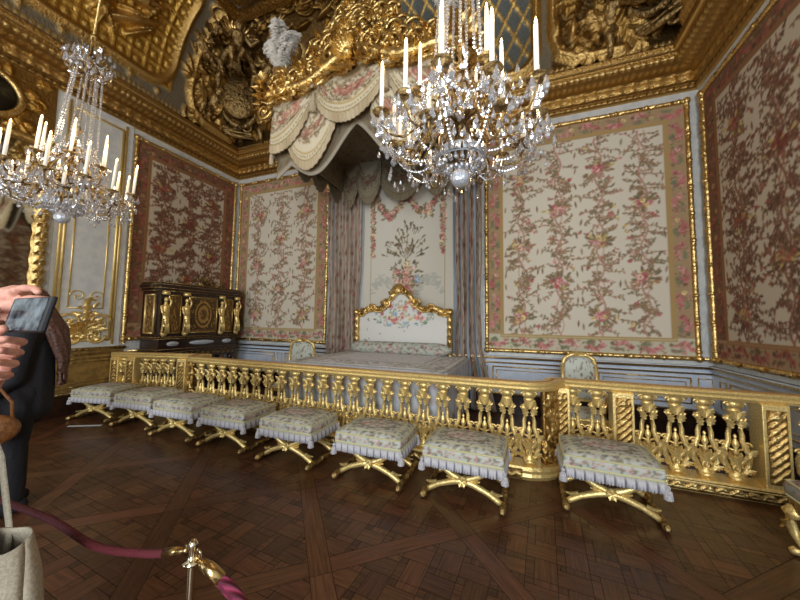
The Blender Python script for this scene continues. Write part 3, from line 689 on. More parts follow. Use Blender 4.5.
pilaster(bal, XL+.12, 3.55, .16, .26); pilaster(bal, XL+.04+.27*1.45, 3.52+.27*.39, .17, .26); pilaster(bal, -5.58, YS-.16, .17, .26); put_bal(-5.42, YS-.11, .26)
# the rounded solid carved corners of the projecting middle
random.seed(21)
for cx, cy, r, a0, a1, nm in ((.0, YM+.33, .33, -PI/2+.62, -.02, 0), (-4.98, YM+.30, .30, PI+.02, PI*1.5-.15, 1)):
    L = r*abs(a1-a0)+.0; cv = Cv(L+.1, .75, .009, GA)
    for k in range(60): cv.leaf(random.random()*L, random.random()*.75, .05, .018, random.random()*6, random.choice((GC, GB)), .02)
    for k in range(8): cv.scroll(L*.5+random.uniform(-.1, .1), .08+k*.085, .06, random.random()*6, 1.2, .01, GB, .02)
    A, Z = np.meshgrid(np.linspace(a0, a1, 46), np.linspace(0, .75, 80)); c, h = cv.sample((A-a0)*r, Z); R = r+.05+h
    grid('rounded_corner_panel', np.stack([cx+R*np.cos(A), cy+R*np.sin(A), Z+.13], -1), c, 'carve', bal, thick=.06)
# ------------------------------------------------------------ x-frame stools with fringed cushions
def floral(w, h, base, n, cols, res=.01, seed=3, border=None):
    random.seed(seed); cv = Cv(w, h, res, base)
    for k in range(n):
        x, y = random.random()*w, random.random()*h; a = random.random()*6.3
        if random.random() < .75: cv.leaf(x, y, random.uniform(.015, .035), random.uniform(.006, .012), a, random.choice(cols[:4]))
        else: cv.flower(x, y, random.uniform(.012, .028), random.choice(cols[2:]))
    return cv
FC = [(98, 104, 84), (120, 112, 84), (150, 130, 110), (110, 92, 80), (186, 124, 122), (206, 160, 150), (170, 100, 96)]
def cushion(parent, w, d, z0, z1, cv_top, cv_side, n=44):
    # top dome
    U, V = np.meshgrid(np.linspace(-1, 1, n), np.linspace(-1, 1, n)); dome = (1-np.abs(U)**3.2)*(1-np.abs(V)**3.2)
    f = 1+.02*dome; X = U*w/2*(1-.03*(V**2)); Y = V*d/2*(1-.03*(U**2)); Z = z1+.055*dome**.6
    c, _ = cv_top.sample((U+1)*.5*w, (V+1)*.5*d); o = grid('cushion_top', np.stack([X, Y, Z], -1), c, 'woven', parent)
    # band
    per = []
    for s in np.linspace(-1, 1, 40)[:-1]: per.append((s, -1))
    for s in np.linspace(-1, 1, 30)[:-1]: per.append((1, s))
    for s in np.linspace(1, -1, 40)[:-1]: per.append((s, 1))
    for s in np.linspace(1, -1, 30): per.append((-1, s))
    per = np.array(per); T, A = np.meshgrid(np.arange(len(per)), np.linspace(0, 1, 12)); u = per[:, 0][T]; v = per[:, 1][T]
    bul = 1+.03*np.sin(A*PI); X = u*w/2*(1-.03*v**2)*bul; Y = v*d/2*(1-.03*u**2)*bul; Z = z0+(z1-z0)*A
    c, _ = cv_side.sample((T/len(per)*2*(w+d)) % cv_side.w, A*(z1-z0)); 
    grid('cushion_side', np.stack([X, Y, Z], -1), c, 'woven', parent, flip=False)
    k = MB(); pp = [(p[0]*w/2*(1-.03*p[1]**2), p[1]*d/2*(1-.03*p[0]**2)) for p in per]
    k.tube([(x, y, z1) for x, y in pp], .008, 6); k.tube([(x*1.01, y*1.01, z0+.005) for x, y in pp], .009, 6); k.build('piping', mat('yellow_green_piping', C(196, 190, 140), .7), parent)
    return pp
def make_fringe(pp, z, L, parent, m='fringe'):
    pts = []; tot = 0; P = []
    for i in range(len(pp)-1):
        a_, b_ = Vector((*pp[i], 0)), Vector((*pp[i+1], 0)); l = (b_-a_).length; k = max(2, int(l/.0055))
        for j in range(k): P.append((a_+(b_-a_)*j/k, (b_-a_).normalized()))
    R = []
    for i, (p, d) in enumerate(P):
        nrm = Vector((d.y, -d.x, 0)); w = .007*(1 if (i//2) % 2 else -1); R.append([p+nrm*(.004+w*.3)+Vector((0, 0, z)), p+nrm*(.010+w*.9)+Vector((0, 0, z-L*.4)), p+nrm*(.012+w*1.2)+Vector((0, 0, z-L*(.97+.05*math.sin(i*2.1))))])
    A = np.array([[list(q) for q in r] for r in R]).transpose(1, 0, 2); cc = np.zeros(A.shape[:2]+(4,)); kk = (np.arange(A.shape[1])//3) % 4 == 0; cc[...] = (196, 192, 194, 0); cc[:, kk] = (120, 116, 124, 0); cc[0] = (176, 172, 160, 0); return grid('fringe', A, cc, 'woven', parent, thick=.004)
def tassel(parent, x, y, z, L=.10, m='fringe'):
    b = MB(); b.ball((x, y, z), .018, 8, 6); prof = [(.012, -.014), (.026, -.03), (.03, -.06), (.034, -L), (.03, -L-.004)]; b.lathe(prof[::-1], (x, y, z), 14); return b.build('tassel', m, parent)
def make_stool():
    t = thing('fringed_stool', '', 'stool'); w, d, z0, z1 = .72, .54, .365, .455
    ct = Cv(w, d, .008, (190, 190, 178)); random.seed(3)
    for k in range(420):
        x, y = random.random()*w, random.random()*d; e = min(x, w-x, y, d-y)
        if .06 < e < .09: continue
        r = math.hypot((x-w/2)/.2, (y-d/2)/.12); col = random.choice(FC[4:]) if r < 1 and random.random() < .6 else random.choice(FC[:4])
        ct.leaf(x, y, random.uniform(.012, .026), random.uniform(.005, .011), random.random()*6.3, col)
    ct.line([(.075, .07), (w-.075, .07), (w-.075, d-.07), (.075, d-.07), (.075, .07)], .006, (206, 200, 146))
    for k in range(40): a = k/40*2*PI; ct.leaf(w/2+.2*math.cos(a), d/2+.13*math.sin(a), .02, .008, a+1.5, (120, 106, 84))
    cs = Cv(2*(w+d), .09, .008, (186, 188, 176))
    for k in range(260): cs.leaf(random.random()*2.52, .02+random.random()*.055, .016, .006, random.random()*6.3, random.choice(FC))
    pp = cushion(t, w, d, z0, z1, ct, cs); make_fringe(pp, z0, .088, t)
    for sx in (-1, 1):
        for sy in (-1, 1): tassel(t, sx*(w/2+.005), sy*(d/2+.0), z0-.035, .085)
    b = MB(); b.box((-w/2+.03, -d/2+.03, z0-.04), (w/2-.03, d/2-.03, z0)); b.build('seat_frame', 'goldd', t, smooth=False)
    for sy in (-1, 1):
        y = sy*.19
        for sx in (-1, 1):
            b = MB(); b.tube([(sx*.34, y, .03), (sx*.30, y, .06), (sx*.22, y, .105), (sx*.10, y, .15), (0, y, .175), (-sx*.10, y, .21), (-sx*.2, y, .27), (-sx*.28, y, .345)], [.022, .026, .025, .029, .032, .028, .025, .024], 9)
            b.leaf((sx*.24, y, .12), (sx, 0, -.4), (0, 0, 1), .10, .03, .2); b.leaf((sx*.05, y, .19), (sx, 0, -.35), (0, 0, 1), .10, .03, .2); b.build('leg', 'goldp', t)
        b = MB(); b.ball((0, y+sy*.028, .18), .045, 12, 8, (1, .55, 1)); 
        for k in range(6): a = k*PI/3; b.leaf((0, y+sy*.045, .18), (math.cos(a), 0, math.sin(a)), (0, sy, 0), .05, .016, .3)
        b.build('rosette', 'goldp', t)
    for sx in (-1, 1):
        b = MB(); b.tube([(sx*.345, yy, .03+.01*math.cos(yy*30)) for yy in np.linspace(-.27, .27, 20)], [.027+.006*math.sin(i*1.7) for i in range(20)], 8); b.ball((sx*.345, -.27, .032), .032, 10, 7, (1, 1.5, 1)); b.ball((sx*.345, .27, .032), .032, 10, 7, (1, 1.5, 1)); b.build('foot_rail', 'goldd', t)
    b = MB(); b.tube([(0, -.19, .175), (0, .19, .175)], .018, 8); b.build('stretcher', 'goldd', t); return t
ST = [(.70, 3.40, -.03, 'fringed gilt stool standing right of the rounded balustrade corner'), (-.50, 3.13, -.02, 'fringed gilt stool just left of the rounded balustrade corner'),
      (-1.44, 3.12, .02, 'fringed gilt stool, second to the left of the rounded balustrade corner'), (-2.47, 3.14, .0, 'fringed gilt stool, third to the left of the rounded balustrade corner'),
      (-3.46, 3.16, .02, 'fringed gilt stool, fourth to the left of the rounded corner'), (-4.38, 3.16, .04, 'fringed stool before the left end of the projecting rail, fifth from rounded corner'),
      (-5.32, 3.20, .10, 'shadowed stool, seen low behind its neighbour, second from the left wall'), (-6.28, 3.14, .22, 'farthest left fringed stool next to the gilt panelled dado')]
st0 = make_stool()
for i, (x, y, r, l) in enumerate(ST):
    if i == 0: st0.location = (x, y, 0); st0.rotation_euler = (0, 0, r); st0['label'] = l; o = st0
    else: o = dup(st0, (x, y, 0), r, l)
    o['group'] = 'fringed stools along the balustrade'
# ------------------------------------------------------------ the state bed
BX = -2.17
bed = thing('state_bed', 'high state bed with grey patterned cover, bolster and gilt crested headboard', 'bed', (BX, 4.95, 0))
hw_, y0_, y1_, zb = 1.27, -.95, .80, .97
cv = Cv(2*hw_, y1_-y0_, .012, (226, 226, 230)); random.seed(6)
for k in range(900): x, y = random.random()*2*hw_, random.random()*1.83; e = min(x, 2*hw_-x, y, 9); cv.leaf(x, y, .03, .008, random.random()*6.3, random.choice([(188, 190, 198), (178, 176, 170), (222, 222, 226)]))
for e in (.02, .1, .34, .42): cv.line([(e, 1.83), (e, e), (2*hw_-e, e), (2*hw_-e, 1.83)], .009, (150, 148, 130))
for k in range(420):
    s = random.random()*(2*hw_+3.6); q = .12+random.random()*.2; p = (s, q) if s < 2*hw_ else ((q, s-2*hw_) if s < 2*hw_+1.8 else (2*hw_-q, s-2*hw_-1.8)); cv.leaf(*p, .035, .013, random.random()*6.3, random.choice([(172, 168, 142), (150, 148, 130), (190, 170, 160), (140, 140, 128)]))
U, V = np.meshgrid(np.linspace(0, 1, 130), np.linspace(0, 1, 96)); c, _ = cv.sample(U*2*hw_, V*(y1_-y0_))
Z = zb+.035*(1-np.abs(2*U-1)**6)*(1-(1-V)**12)-.02+.003*np.sin(U*40+V*9)*np.sin(V*31)
grid('bedcover', np.stack([-hw_+U*2*hw_, y0_+V*(y1_-y0_), Z], -1), c, 'woven', bed)
random.seed(9); fs_ = floral(6.4, .5, (184, 186, 190), 700, [(140, 140, 120), (160, 150, 130), (150, 156, 170), (120, 120, 108), (190, 150, 150), (176, 120, 120), (200, 200, 170)], .014, 9)
pp = [(-hw_, y1_), (-hw_, y0_), (hw_, y0_), (hw_, y1_)]; path = []
for (ax, ay), (bx, by) in zip(pp[:-1], pp[1:]):
    n_ = 70
    for i in range(n_): path.append((ax+(bx-ax)*i/n_, ay+(by-ay)*i/n_, (0 if ax == bx else 1), -1 if ax < 0 and ax == bx else 1))
path.append((hw_, y1_, 0, 1)); path = np.array(path); T, A = np.meshgrid(np.arange(len(path)), np.linspace(0, 1, 14)); fold = .02*np.sin(T*.9)*A**.5
X = path[T, 0]+np.where(path[T, 2] == 0, path[T, 3]*(fold+.01), 0); Y = path[T, 1]-np.where(path[T, 2] == 1, fold+.01, 0); c, _ = fs_.sample(T/len(path)*6.2, A*.48)
grid('valance', np.stack([X, Y, zb-.02-A*.82], -1), c, 'woven', bed, thick=.01)
b = MB(); b.box((-hw_+.06, y0_+.06, .08), (hw_-.06, y1_, zb-.06)); b.build('mattress', 'fringe', bed, smooth=False, bevel=.04)
for sx in (-1, 1):
    for y in (y0_+.12, y1_-.12): MB().box((sx*(hw_-.15)-.05, y-.05, 0), (sx*(hw_-.15)+.05, y+.05, .1)).build('leg', 'goldd', bed, smooth=False)
bol = floral(2.1, .8, (176, 180, 168), 700, FC, .012, 12)
A, T = np.meshgrid(np.linspace(0, 2*PI, 40), np.linspace(0, 1, 90)); r = .115*np.clip(1-np.abs(2*T-1)**14, .05, 1)
c, _ = bol.sample(T*2.05, A/(2*PI)*.75); grid('bolster', np.stack([-1.03+2.06*T, .60+r*np.cos(A), zb+.12+r*np.sin(A)], -1), c, 'woven', bed)
# headboard: arched, gilt, upholstered
def hb_top(x): x = abs(x); return 1.78+.42*math.exp(-(x/.30)**2.2)+.07*math.exp(-((x-.62)/.16)**2)-.03*(x > .8)
hp = floral(2.0, 1.3, (214, 212, 204), 40, FC, .01, 14); random.seed(15)
for k in range(150): a = random.random()*6.3; r = random.random()**.5; hp.leaf(1+math.cos(a)*r*.72, .78+math.sin(a)*r*.26, .035, .012, random.random()*6.3, random.choice([(96, 128, 84), (130, 150, 110), (150, 170, 190), (170, 150, 130)]))
for k in range(36): a = random.random()*6.3; r = random.random()**.5; hp.flower(1+math.cos(a)*r*.6, .80+math.sin(a)*r*.24, random.uniform(.025, .05), random.choice([(206, 130, 120), (214, 160, 150), (160, 180, 204), (190, 96, 96), (220, 200, 150)]))
U, V = np.meshgrid(np.linspace(0, 1, 110), np.linspace(0, 1, 90)); xx = -.93+1.86*U; top = np.array([hb_top(v) for v in xx.ravel()]).reshape(xx.shape)-.05
c, _ = hp.sample(U*2, V*(top-.95)); hbo = grid('headboard', np.stack([xx, np.full_like(xx, .76)-.04*np.sin(U*PI)*np.sin(V*PI), .95+V*(top-.95)], -1), c, 'woven', bed)
g = MB(); xs_ = np.linspace(-.95, .95, 90); g.tube([(x, .74, hb_top(x)) for x in xs_], [.055*(1+.12*math.sin(i*1.1)) for i in range(90)], 8, up=(0, 1, 0)); g.tube([(x, .715, hb_top(x)-.06) for x in xs_], .018, 6, up=(0, 1, 0))
for sx in (-1, 1): g.tube([(sx*.96, .74, z) for z in np.linspace(.85, hb_top(.96), 24)], [.055*(1+.1*math.sin(i*1.4)) for i in range(24)], 8); g.ball((sx*.96, .72, hb_top(.96)+.02), .075, 10, 8)
random.seed(2)
for i in range(0, 90, 2): x = xs_[i]; g.leaf((x, .70, hb_top(x)), (random.uniform(-1, 1), -.1, random.uniform(-.5, 1)), (0, -1, 0), random.uniform(.08, .15), .035, .5)
for k in range(13): a = math.radians(-10+k*200/12); g.leaf((0, .69, hb_top(0)-.02), (math.cos(a), -.1, math.sin(a)), (0, -1, 0), .2, .04, .5)
for sx in (-1, 1):
    for z in np.linspace(1.0, 1.65, 6): g.leaf((sx*.96, .69, z), (0, 0, 1), (0, -1, 0), .12, .045, .4)
    g.scroll((sx*.3, .70, hb_top(.3)), (sx, 0, 0), (0, 0, 1), .1, 1.4, .022); g.scroll((sx*.62, .70, hb_top(.62)-.01), (-sx, 0, 0), (0, 0, 1), .09, 1.4, .022)
g.build('headboard_frame', 'gold', bed)
# embroidered cloth on the wall behind the bed
hc = thing('embroidered_head_cloth', 'pale silk cloth with rose bouquet and garlands hanging behind the bed', 'wall hanging', (BX, YB-.05, 1.0)); random.seed(31)
w_, h_ = 1.95, 3.75; cv = Cv(w_, h_, .0105, (206, 200, 184)); gr = [(110, 108, 76), (136, 126, 90), (100, 84, 64), (150, 120, 90)]; pk = [(198, 138, 126), (184, 118, 110), (212, 172, 154), (206, 188, 148)]
def spray(x, y, r, n, f, cols=gr, fl=pk):
    for k in range(n): a = random.random()*6.3; q = random.random()**.6*r; cv.leaf(x+math.cos(a)*q, y+math.sin(a)*q, random.uniform(.025, .05), .014, a+random.uniform(-.5, .5), random.choice(cols))
    for k in range(f): a = random.random()*6.3; q = random.random()*r*.75; cv.flower(x+math.cos(a)*q, y+math.sin(a)*q, random.uniform(.03, .055), random.choice(fl))
cx = w_/2
spray(cx, 1.55, .36, 110, 34); spray(cx, 1.3, .3, 60, 20); spray(cx+.25, 1.42, .12, 16, 6, fl=[(140, 156, 172), (160, 172, 184)])
for sg in (-1, 1):
    for k in range(26): t = k/25; spray(cx+sg*(.0+.72*t), 3.25-.42*math.sin(t*PI)-.0*t, .07, 9, 2)
    for k in range(22): spray(cx+sg*.76, 3.2-k*.058, .05*(1-k/30)+.02, 5, 1)
    spray(cx+sg*.42, 2.82, .16, 30, 9)
    for k in range(60): t = random.random(); cv.leaf(cx+sg*(.2+.6*t)+random.uniform(-.03, .03), 1.15+.3*math.sin(t*3)+random.uniform(-.12, .12), .06, .016, sg*.4+random.uniform(-.6, .6), (180, 178, 166))
    cv.line([(cx+sg*.8, .9), (cx+sg*.8, 3.3)], .006, (160, 140, 104))
for k in range(60): a = PI/2+random.uniform(-1.3, 1.3); q = random.uniform(.3, 1.0); x, y = cx+math.cos(a)*q*.6, 1.75+math.sin(a)*q*.9; cv.leaf(x, y, .05, .018, random.random()*6.3, random.choice(gr)); cv.line([(x, y), (x-math.cos(a)*.12, y-math.sin(a)*.12)], .005, gr[2])
spray(cx, 3.25, .12, 20, 5)
planegrid('embroidered_silk', (-w_/2, 0, 0), (1, 0, 0), (0, 0, 1), w_, h_, cv, 'woven', .0125, parent=hc, thick=.02)
# ------------------------------------------------------------ canopy
cp = thing('bed_canopy', 'carved gold bed canopy with swagged fringed valances projecting over the bed', 'canopy', (BX, YB, 0))
CX0, CX1, CYF = -1.42, 1.42, -2.3          # local extents: left, right, front
def ztop(x):
    """underline of the serpentine crown on the front"""
    x = abs(x); return 4.97+.27*math.exp(-(x/.62)**2.4)+.03*math.cos(x*5)-.0*x
def vcanvas(w, h, seed, shade_tint=False):
    random.seed(seed); cv = Cv(w, h, .01, (208, 196, 168))
    for k in range(int(240*w*h)):
        x = random.random()*w; y = .3*h+random.random()*h*.35; cv.leaf(x, y, .03, .012, random.random()*6.3, random.choice([(130, 116, 80), (150, 120, 90), (110, 100, 70)]))
    for k in range(int(40*w)): cv.flower(w/2+random.gauss(0, w*.18), h*(.47+random.uniform(-.08, .08)), random.uniform(.02, .04), random.choice([(184, 126, 108), (190, 150, 124), (160, 104, 88)]))
    cv.rect(0, 0, w+.02, .13, (196, 180, 148)); 
    for k in range(int(w/.012)): cv.line([(k*.024, 0), (k*.024, .11)], .004, (156, 136, 104))
    cv.line([(0, .135), (w, .135)], .012, (150, 130, 86)); cv.line([(0, .245), (w, .245)], .012, (176, 150, 96))
    for k in range(int(w/.05)): cv.leaf(k*.05+.02, .19, .022, .012, .7*(-1)**k, (140, 126, 84))
    if shade_tint: cv.a[..., :3] = cv.a[..., :3]*.55+np.array([112, 100, 78])*.22  # cloth colours darkened to imitate the shade under the canopy
    return cv
def swag(name, p0, p1, ztop_fn, drop0, drop1, bulge, n, seed, parent, out, zs=0, shade_tint=False):
    """scalloped valance between two points of the plan; out = outward unit normal"""
    p0 = np.array(p0, float); p1 = np.array(p1, float); L = np.linalg.norm(p1-p0); cv = vcanvas(max(L*1.15, .2), max(.55, bulge+max(drop0, drop1)), seed, shade_tint)
    U, V = np.meshgrid(np.linspace(0, 1, n), np.linspace(0, 1, 60)); x = p0[0]+(p1[0]-p0[0])*U; y = p0[1]+(p1[1]-p0[1])*U
    zt = np.array([ztop_fn(a) for a in x.ravel()]).reshape(x.shape)+zs; zb_ = zt-(drop0*(1-U)+drop1*U)-bulge*np.sin(PI*U)**.75
    H = zt-zb_; ph = (1-V)*H; c, _ = cv.sample(U*L*1.1, np.minimum(ph, cv.h-.02)); o = .05*np.sin(PI*U)*np.sin(PI*V)+.05*V+.012*np.sin(U*L*90)*(ph < .13)+.02*np.sin(V*14+U*3)*(ph > .2)*np.sin(PI*U)*-1
    P = np.stack([x+out[0]*o, y+out[1]*o, zt-V*H], -1); return grid(name, P, c, 'woven', parent, thick=.02)
def knot(x, y, z, parent, m='fringeb'):
    b = MB(); 
    for k in range(7): a = k*2*PI/7; b.ball((x+.05*math.cos(a), y-.03, z+.05*math.sin(a)), .04, 8, 6)
    b.ball((x, y-.07, z), .04, 8, 6); b.tube([(x, y-.05, z-.04), (x+.01, y-.06, z-.2)], [.02, .03], 8); b.lathe([(.05, -.36), (.055, -.34), (.045, -.24), (.02, -.2)], (x+.01, y-.06, z), 12); b.build('tassel', m, parent)
flat = lambda v: (lambda x: v)
swag('valance_scallop', (-1.12, CYF+.04), (-.28, CYF+.04), ztop, .78, .78, .42, 40, 41, cp, (0, -1)); swag('valance_scallop', (.28, CYF+.04), (1.12, CYF+.04), ztop, .78, .78, .42, 40, 42, cp, (0, -1))
swag('valance_swag', (-.62, CYF-.02), (.52, CYF-.02), ztop, .20, .20, .70, 56, 43, cp, (0, -1))
swag('valance_swag', (CX0, CYF-.02), (-.62, CYF-.02), ztop, .82, .20, .26, 40, 44, cp, (0, -1)); swag('valance_swag', (.52, CYF-.02), (CX1, CYF-.02), ztop, .20, .82, .26, 40, 45, cp, (0, -1))
knot(-.62, CYF-.05, 4.98, cp); knot(.52, CYF-.05, 5.02, cp); tassel(cp, CX0, CYF-.03, 4.2, .2, 'fringeb'); tassel(cp, CX1, CYF-.03, 4.2, .2, 'fringeb')
for sx, X in ((-1, CX0), (1, CX1)):          # side swags, shade under the canopy put into their cloth colour
    ys = np.linspace(CYF, -.24, 5)
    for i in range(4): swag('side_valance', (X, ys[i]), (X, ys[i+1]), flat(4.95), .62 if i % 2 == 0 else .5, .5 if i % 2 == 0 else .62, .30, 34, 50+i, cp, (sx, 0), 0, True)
ys = [CX0+.1, -.98, -.45, .45, .98, CX1-.1]        # inner back valance against the wall, canopy shade put into its colour
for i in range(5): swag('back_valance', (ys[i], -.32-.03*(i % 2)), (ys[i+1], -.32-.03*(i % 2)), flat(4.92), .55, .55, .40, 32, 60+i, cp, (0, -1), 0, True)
# lining and tester ceiling
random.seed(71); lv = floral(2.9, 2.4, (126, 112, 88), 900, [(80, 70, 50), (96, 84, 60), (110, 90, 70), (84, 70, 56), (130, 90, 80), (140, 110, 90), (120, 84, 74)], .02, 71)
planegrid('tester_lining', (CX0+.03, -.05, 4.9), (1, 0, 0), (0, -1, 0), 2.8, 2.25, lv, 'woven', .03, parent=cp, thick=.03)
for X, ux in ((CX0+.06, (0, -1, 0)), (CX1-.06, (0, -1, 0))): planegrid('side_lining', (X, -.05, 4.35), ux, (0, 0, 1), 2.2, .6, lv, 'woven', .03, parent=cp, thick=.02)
U, V = np.meshgrid(np.linspace(0, 1, 120), np.linspace(0, 1, 16)); X = CX0+U*(CX1-CX0); zlow = np.array([ztop(a) for a in X.ravel()]).reshape(X.shape)-1.0-.26*np.abs(np.sin((X/1.42)*PI*1.25))+.16*np.exp(-(X/.4)**2)
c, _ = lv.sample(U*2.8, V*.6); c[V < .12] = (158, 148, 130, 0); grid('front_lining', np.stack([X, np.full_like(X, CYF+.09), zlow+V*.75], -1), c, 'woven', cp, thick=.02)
# carved crown
cr = MB(); xs_ = np.linspace(CX0-.06, CX1+.06, 120); random.seed(77)
for dy, dz, r in ((-.10, .10, .075), (-.06, -.01, .045), (-.02, .22, .06)): cr.tube([(x, CYF+dy, ztop(x)+dz) for x in xs_], [r*(1+.08*math.sin(i*1.2)) for i in range(120)], 9, up=(0, 1, 0))
for sx, X in ((-1, CX0), (1, CX1)):
    for dx, dz, r in ((.10, .10, .075), (.06, -.01, .045), (.0, .22, .06)): cr.tube([(X+sx*dx, y, 5.06+dz+.06*math.sin(y*2.6)) for y in np.linspace(CYF-.08, -.06, 60)], r, 9)
cr.build('crown_moulding', 'gold', cp)
cb = MB(); cb.box((CX0+.02, CYF+.02, 4.93), (CX1-.02, -.05, 5.2)); cb.build('crown_box', 'goldd', cp, smooth=False)
cl = MB()
def burst(mb, x, y, z, n, L, a0=0, a1=360, w=.06, nrm=(0, -1, 0), ax=(1, 0, 0)):
    ax = Vector(ax)
    for k in range(n): a = math.radians(a0+(a1-a0)*k/max(1, n-1)); mb.leaf((x, y, z), ax*math.cos(a)+Vector((0, 0, math.sin(a))), nrm, L*random.uniform(.8, 1.15), w, random.uniform(.35, .7))
for i in range(70):
    x = random.uniform(CX0, CX1); cl.leaf((x, CYF-.10, ztop(x)+random.uniform(.14, .34)), (random.uniform(-1, 1), -.1, random.uniform(-.6, .8)), (0, -1, 0), random.uniform(.10, .2), random.uniform(.03, .05), random.uniform(.6, 1))
for x in np.linspace(-1.3, 1.3, 9):
    s = 1 if x < 0 else -1; cl.scroll((x, CYF-.13, ztop(x)+.22), (s, 0, 0), (0, 0, 1), .16, 1.5, .03)
    burst(cl, x, CYF-.12, ztop(x)-.04, 5, .2, 200, 340, .04)
for k in range(330):                                     # mass of carving rising behind the moulding to the ceiling
    x = random.gauss(0, .62)
    if abs(x) > 1.35: continue
    z = ztop(x)+random.random()**.8*(.25+1.15*math.exp(-(x/.75)**2)); y = CYF-.05+(z-ztop(x))*.25+random.uniform(-.1, .1)
    if random.random() < .42: cl.scroll((x, y-.05, z), (random.choice((-1, 1)), 0, 0), (0, 0, 1), random.uniform(.08, .18), 1.4, .03)
    else: cl.leaf((x, y, z), (random.uniform(-1, 1), -.2, random.uniform(-.3, 1)), (0, -1, .1), random.uniform(.14, .26), random.uniform(.04, .07), random.uniform(.7, 1.1))
for sx, X in ((-1, CX0), (1, CX1)):
    for k in range(46): y = random.uniform(CYF-.1, -.1); cl.leaf((X+sx*.1, y, 5.1+random.uniform(-.1, .35)), (0, random.uniform(-1, 1), random.uniform(-.3, 1)), (sx, 0, 0), random.uniform(.15, .3), .06, .6)
    burst(cl, X+sx*.1, CYF-.1, 5.12, 14, .32, 0, 340, .06, (sx*.7, -.7, 0), (.7, sx*.7, 0)); cl.ball((X+sx*.08, CYF-.08, 5.1), .1, 10, 8)
    cl.scroll((X+sx*.12, CYF-.1, 4.85), (-sx, 0, 0), (0, 0, -1), .14, 1.4, .03)
cl.build('carved_foliage', 'gold', cp)
sh = MB(); random.seed(3)
for k in range(15): a = math.radians(-30+k*240/14); sh.leaf((0, CYF-.16, 5.26), (math.cos(a), -.15, math.sin(a)), (0, -1, 0), .27, .05, .55)
sh.ball((0, CYF-.2, 5.26), .07, 12, 8); burst(sh, 0, CYF-.14, 5.14, 9, .34, 200, 340, .06); sh.build('shell_ornament', 'gold', cp)
# ostrich plumes at the canopy corners
def plume(label, x, y, z):
    t = thing('feather_plume', label, 'plume', (x, y, z)); r = random.Random(int(abs(x)*100))
    v = MB(); v.lathe([(.05, 0), (.09, .03), (.05, .07), (.04, .1), (.09, .16), (.11, .24), (.08, .28), (.06, .29)], n=14); v.build('gilt_vase', 'gold', t)
    for (dx, dy, H, S_) in ((-.16, 0, .55, 1), (.15, .02, .60, 1), (0, -.1, .78, 1.1), (.02, .1, .7, 1), (-.02, -.13, .36, .8), (.13, -.08, .33, .7), (-.12, -.06, .38, .8)):
        b = MB(); sp = []
        for i in range(14): q = i/13; sp.append(Vector((dx*q**.8*1.2+dx*1.0*q**4, dy*q*1.2, .25+H*math.sin(q*1.9)/1.0*.95)))
        for i in range(1, 14):
            for k in range(44):
                a = r.random()*2*PI; l = .15*S_*math.sin(PI*(.12+.8*i/13))*r.uniform(.7, 1.1); d = Vector((math.cos(a), math.sin(a), r.uniform(-.2, .5))).normalized(); p = sp[i]; pts = [p, p+d*l*.6, p+d*l+Vector((0, 0, -l*.45))]
                b.tube(pts, [.005, .007, .003], 3)
        b.build('feather', 'feather', t)
plume('white ostrich feathers on the front left corner of the canopy', BX-1.36, YB-2.28, 5.3)
plume('white ostrich feathers on the front right canopy corner behind chandelier', BX+1.36, YB-2.28, 5.3)
# ------------------------------------------------------------ bed curtains
def curtain(name, label, xa, xb, y, z0, z1, seed, n_f, lining, flare):
    t = thing('bed_curtain', label, 'curtain', ((xa+xb)/2, y, 0)); random.seed(seed); w = abs(xb-xa); LW = w*2.2
    cv = floral(LW, 3.6, (176, 160, 142), 1500, [(110, 92, 70), (130, 108, 84), (150, 118, 98), (120, 84, 70), (170, 100, 92), (186, 130, 120), (150, 80, 76)], .014, seed)
    for k in range(int(LW/.3)):
        for yy in np.arange(0, 3.6, .16): cv.flower(.15+k*.3+.05*math.sin(yy*9), yy, random.uniform(.02, .045), random.choice([(176, 120, 112), (196, 150, 138), (150, 112, 92), (130, 100, 80)]))
        cv.line([(.3*k, 0), (.3*k, 3.6)], .012, (150, 160, 170))
    U, V = np.meshgrid(np.linspace(0, 1, 190), np.linspace(0, 1, 60)); z = z0+V*(z1-z0); tie = np.exp(-((z-2.0)/.5)**2)
    x = -w/2+U*w; xx = x*(1-.12*tie)+flare*np.clip(1-z/1.15, 0, 1)*.5*(U > .3)*(U-.3)/.7+.0*V; yy = .055*np.sin(U*2*PI*n_f+.4*np.sin(V*5))+.018*np.sin(U*2*PI*n_f*2.3+V*4); yy = yy*(1-.3*V)
    c, _ = cv.sample(U*LW, V*3.55); c[(U % .25) < lining] = (150, 164, 176, 0)
    grid('pleated_cloth', np.stack([xx, yy, z], -1), c, 'woven', t, thick=.006); return t
curtain('c', 'gathered brown floral curtain hanging at left side of the bed', -4.04, -3.18, 5.90, .02, 4.5, 81, 7, .0, -.1)
curtain('c', 'gathered curtain with pink and grey blue stripes right of the bed', -1.20, -.66, 5.90, .02, 4.5, 82, 5, .07, .5)
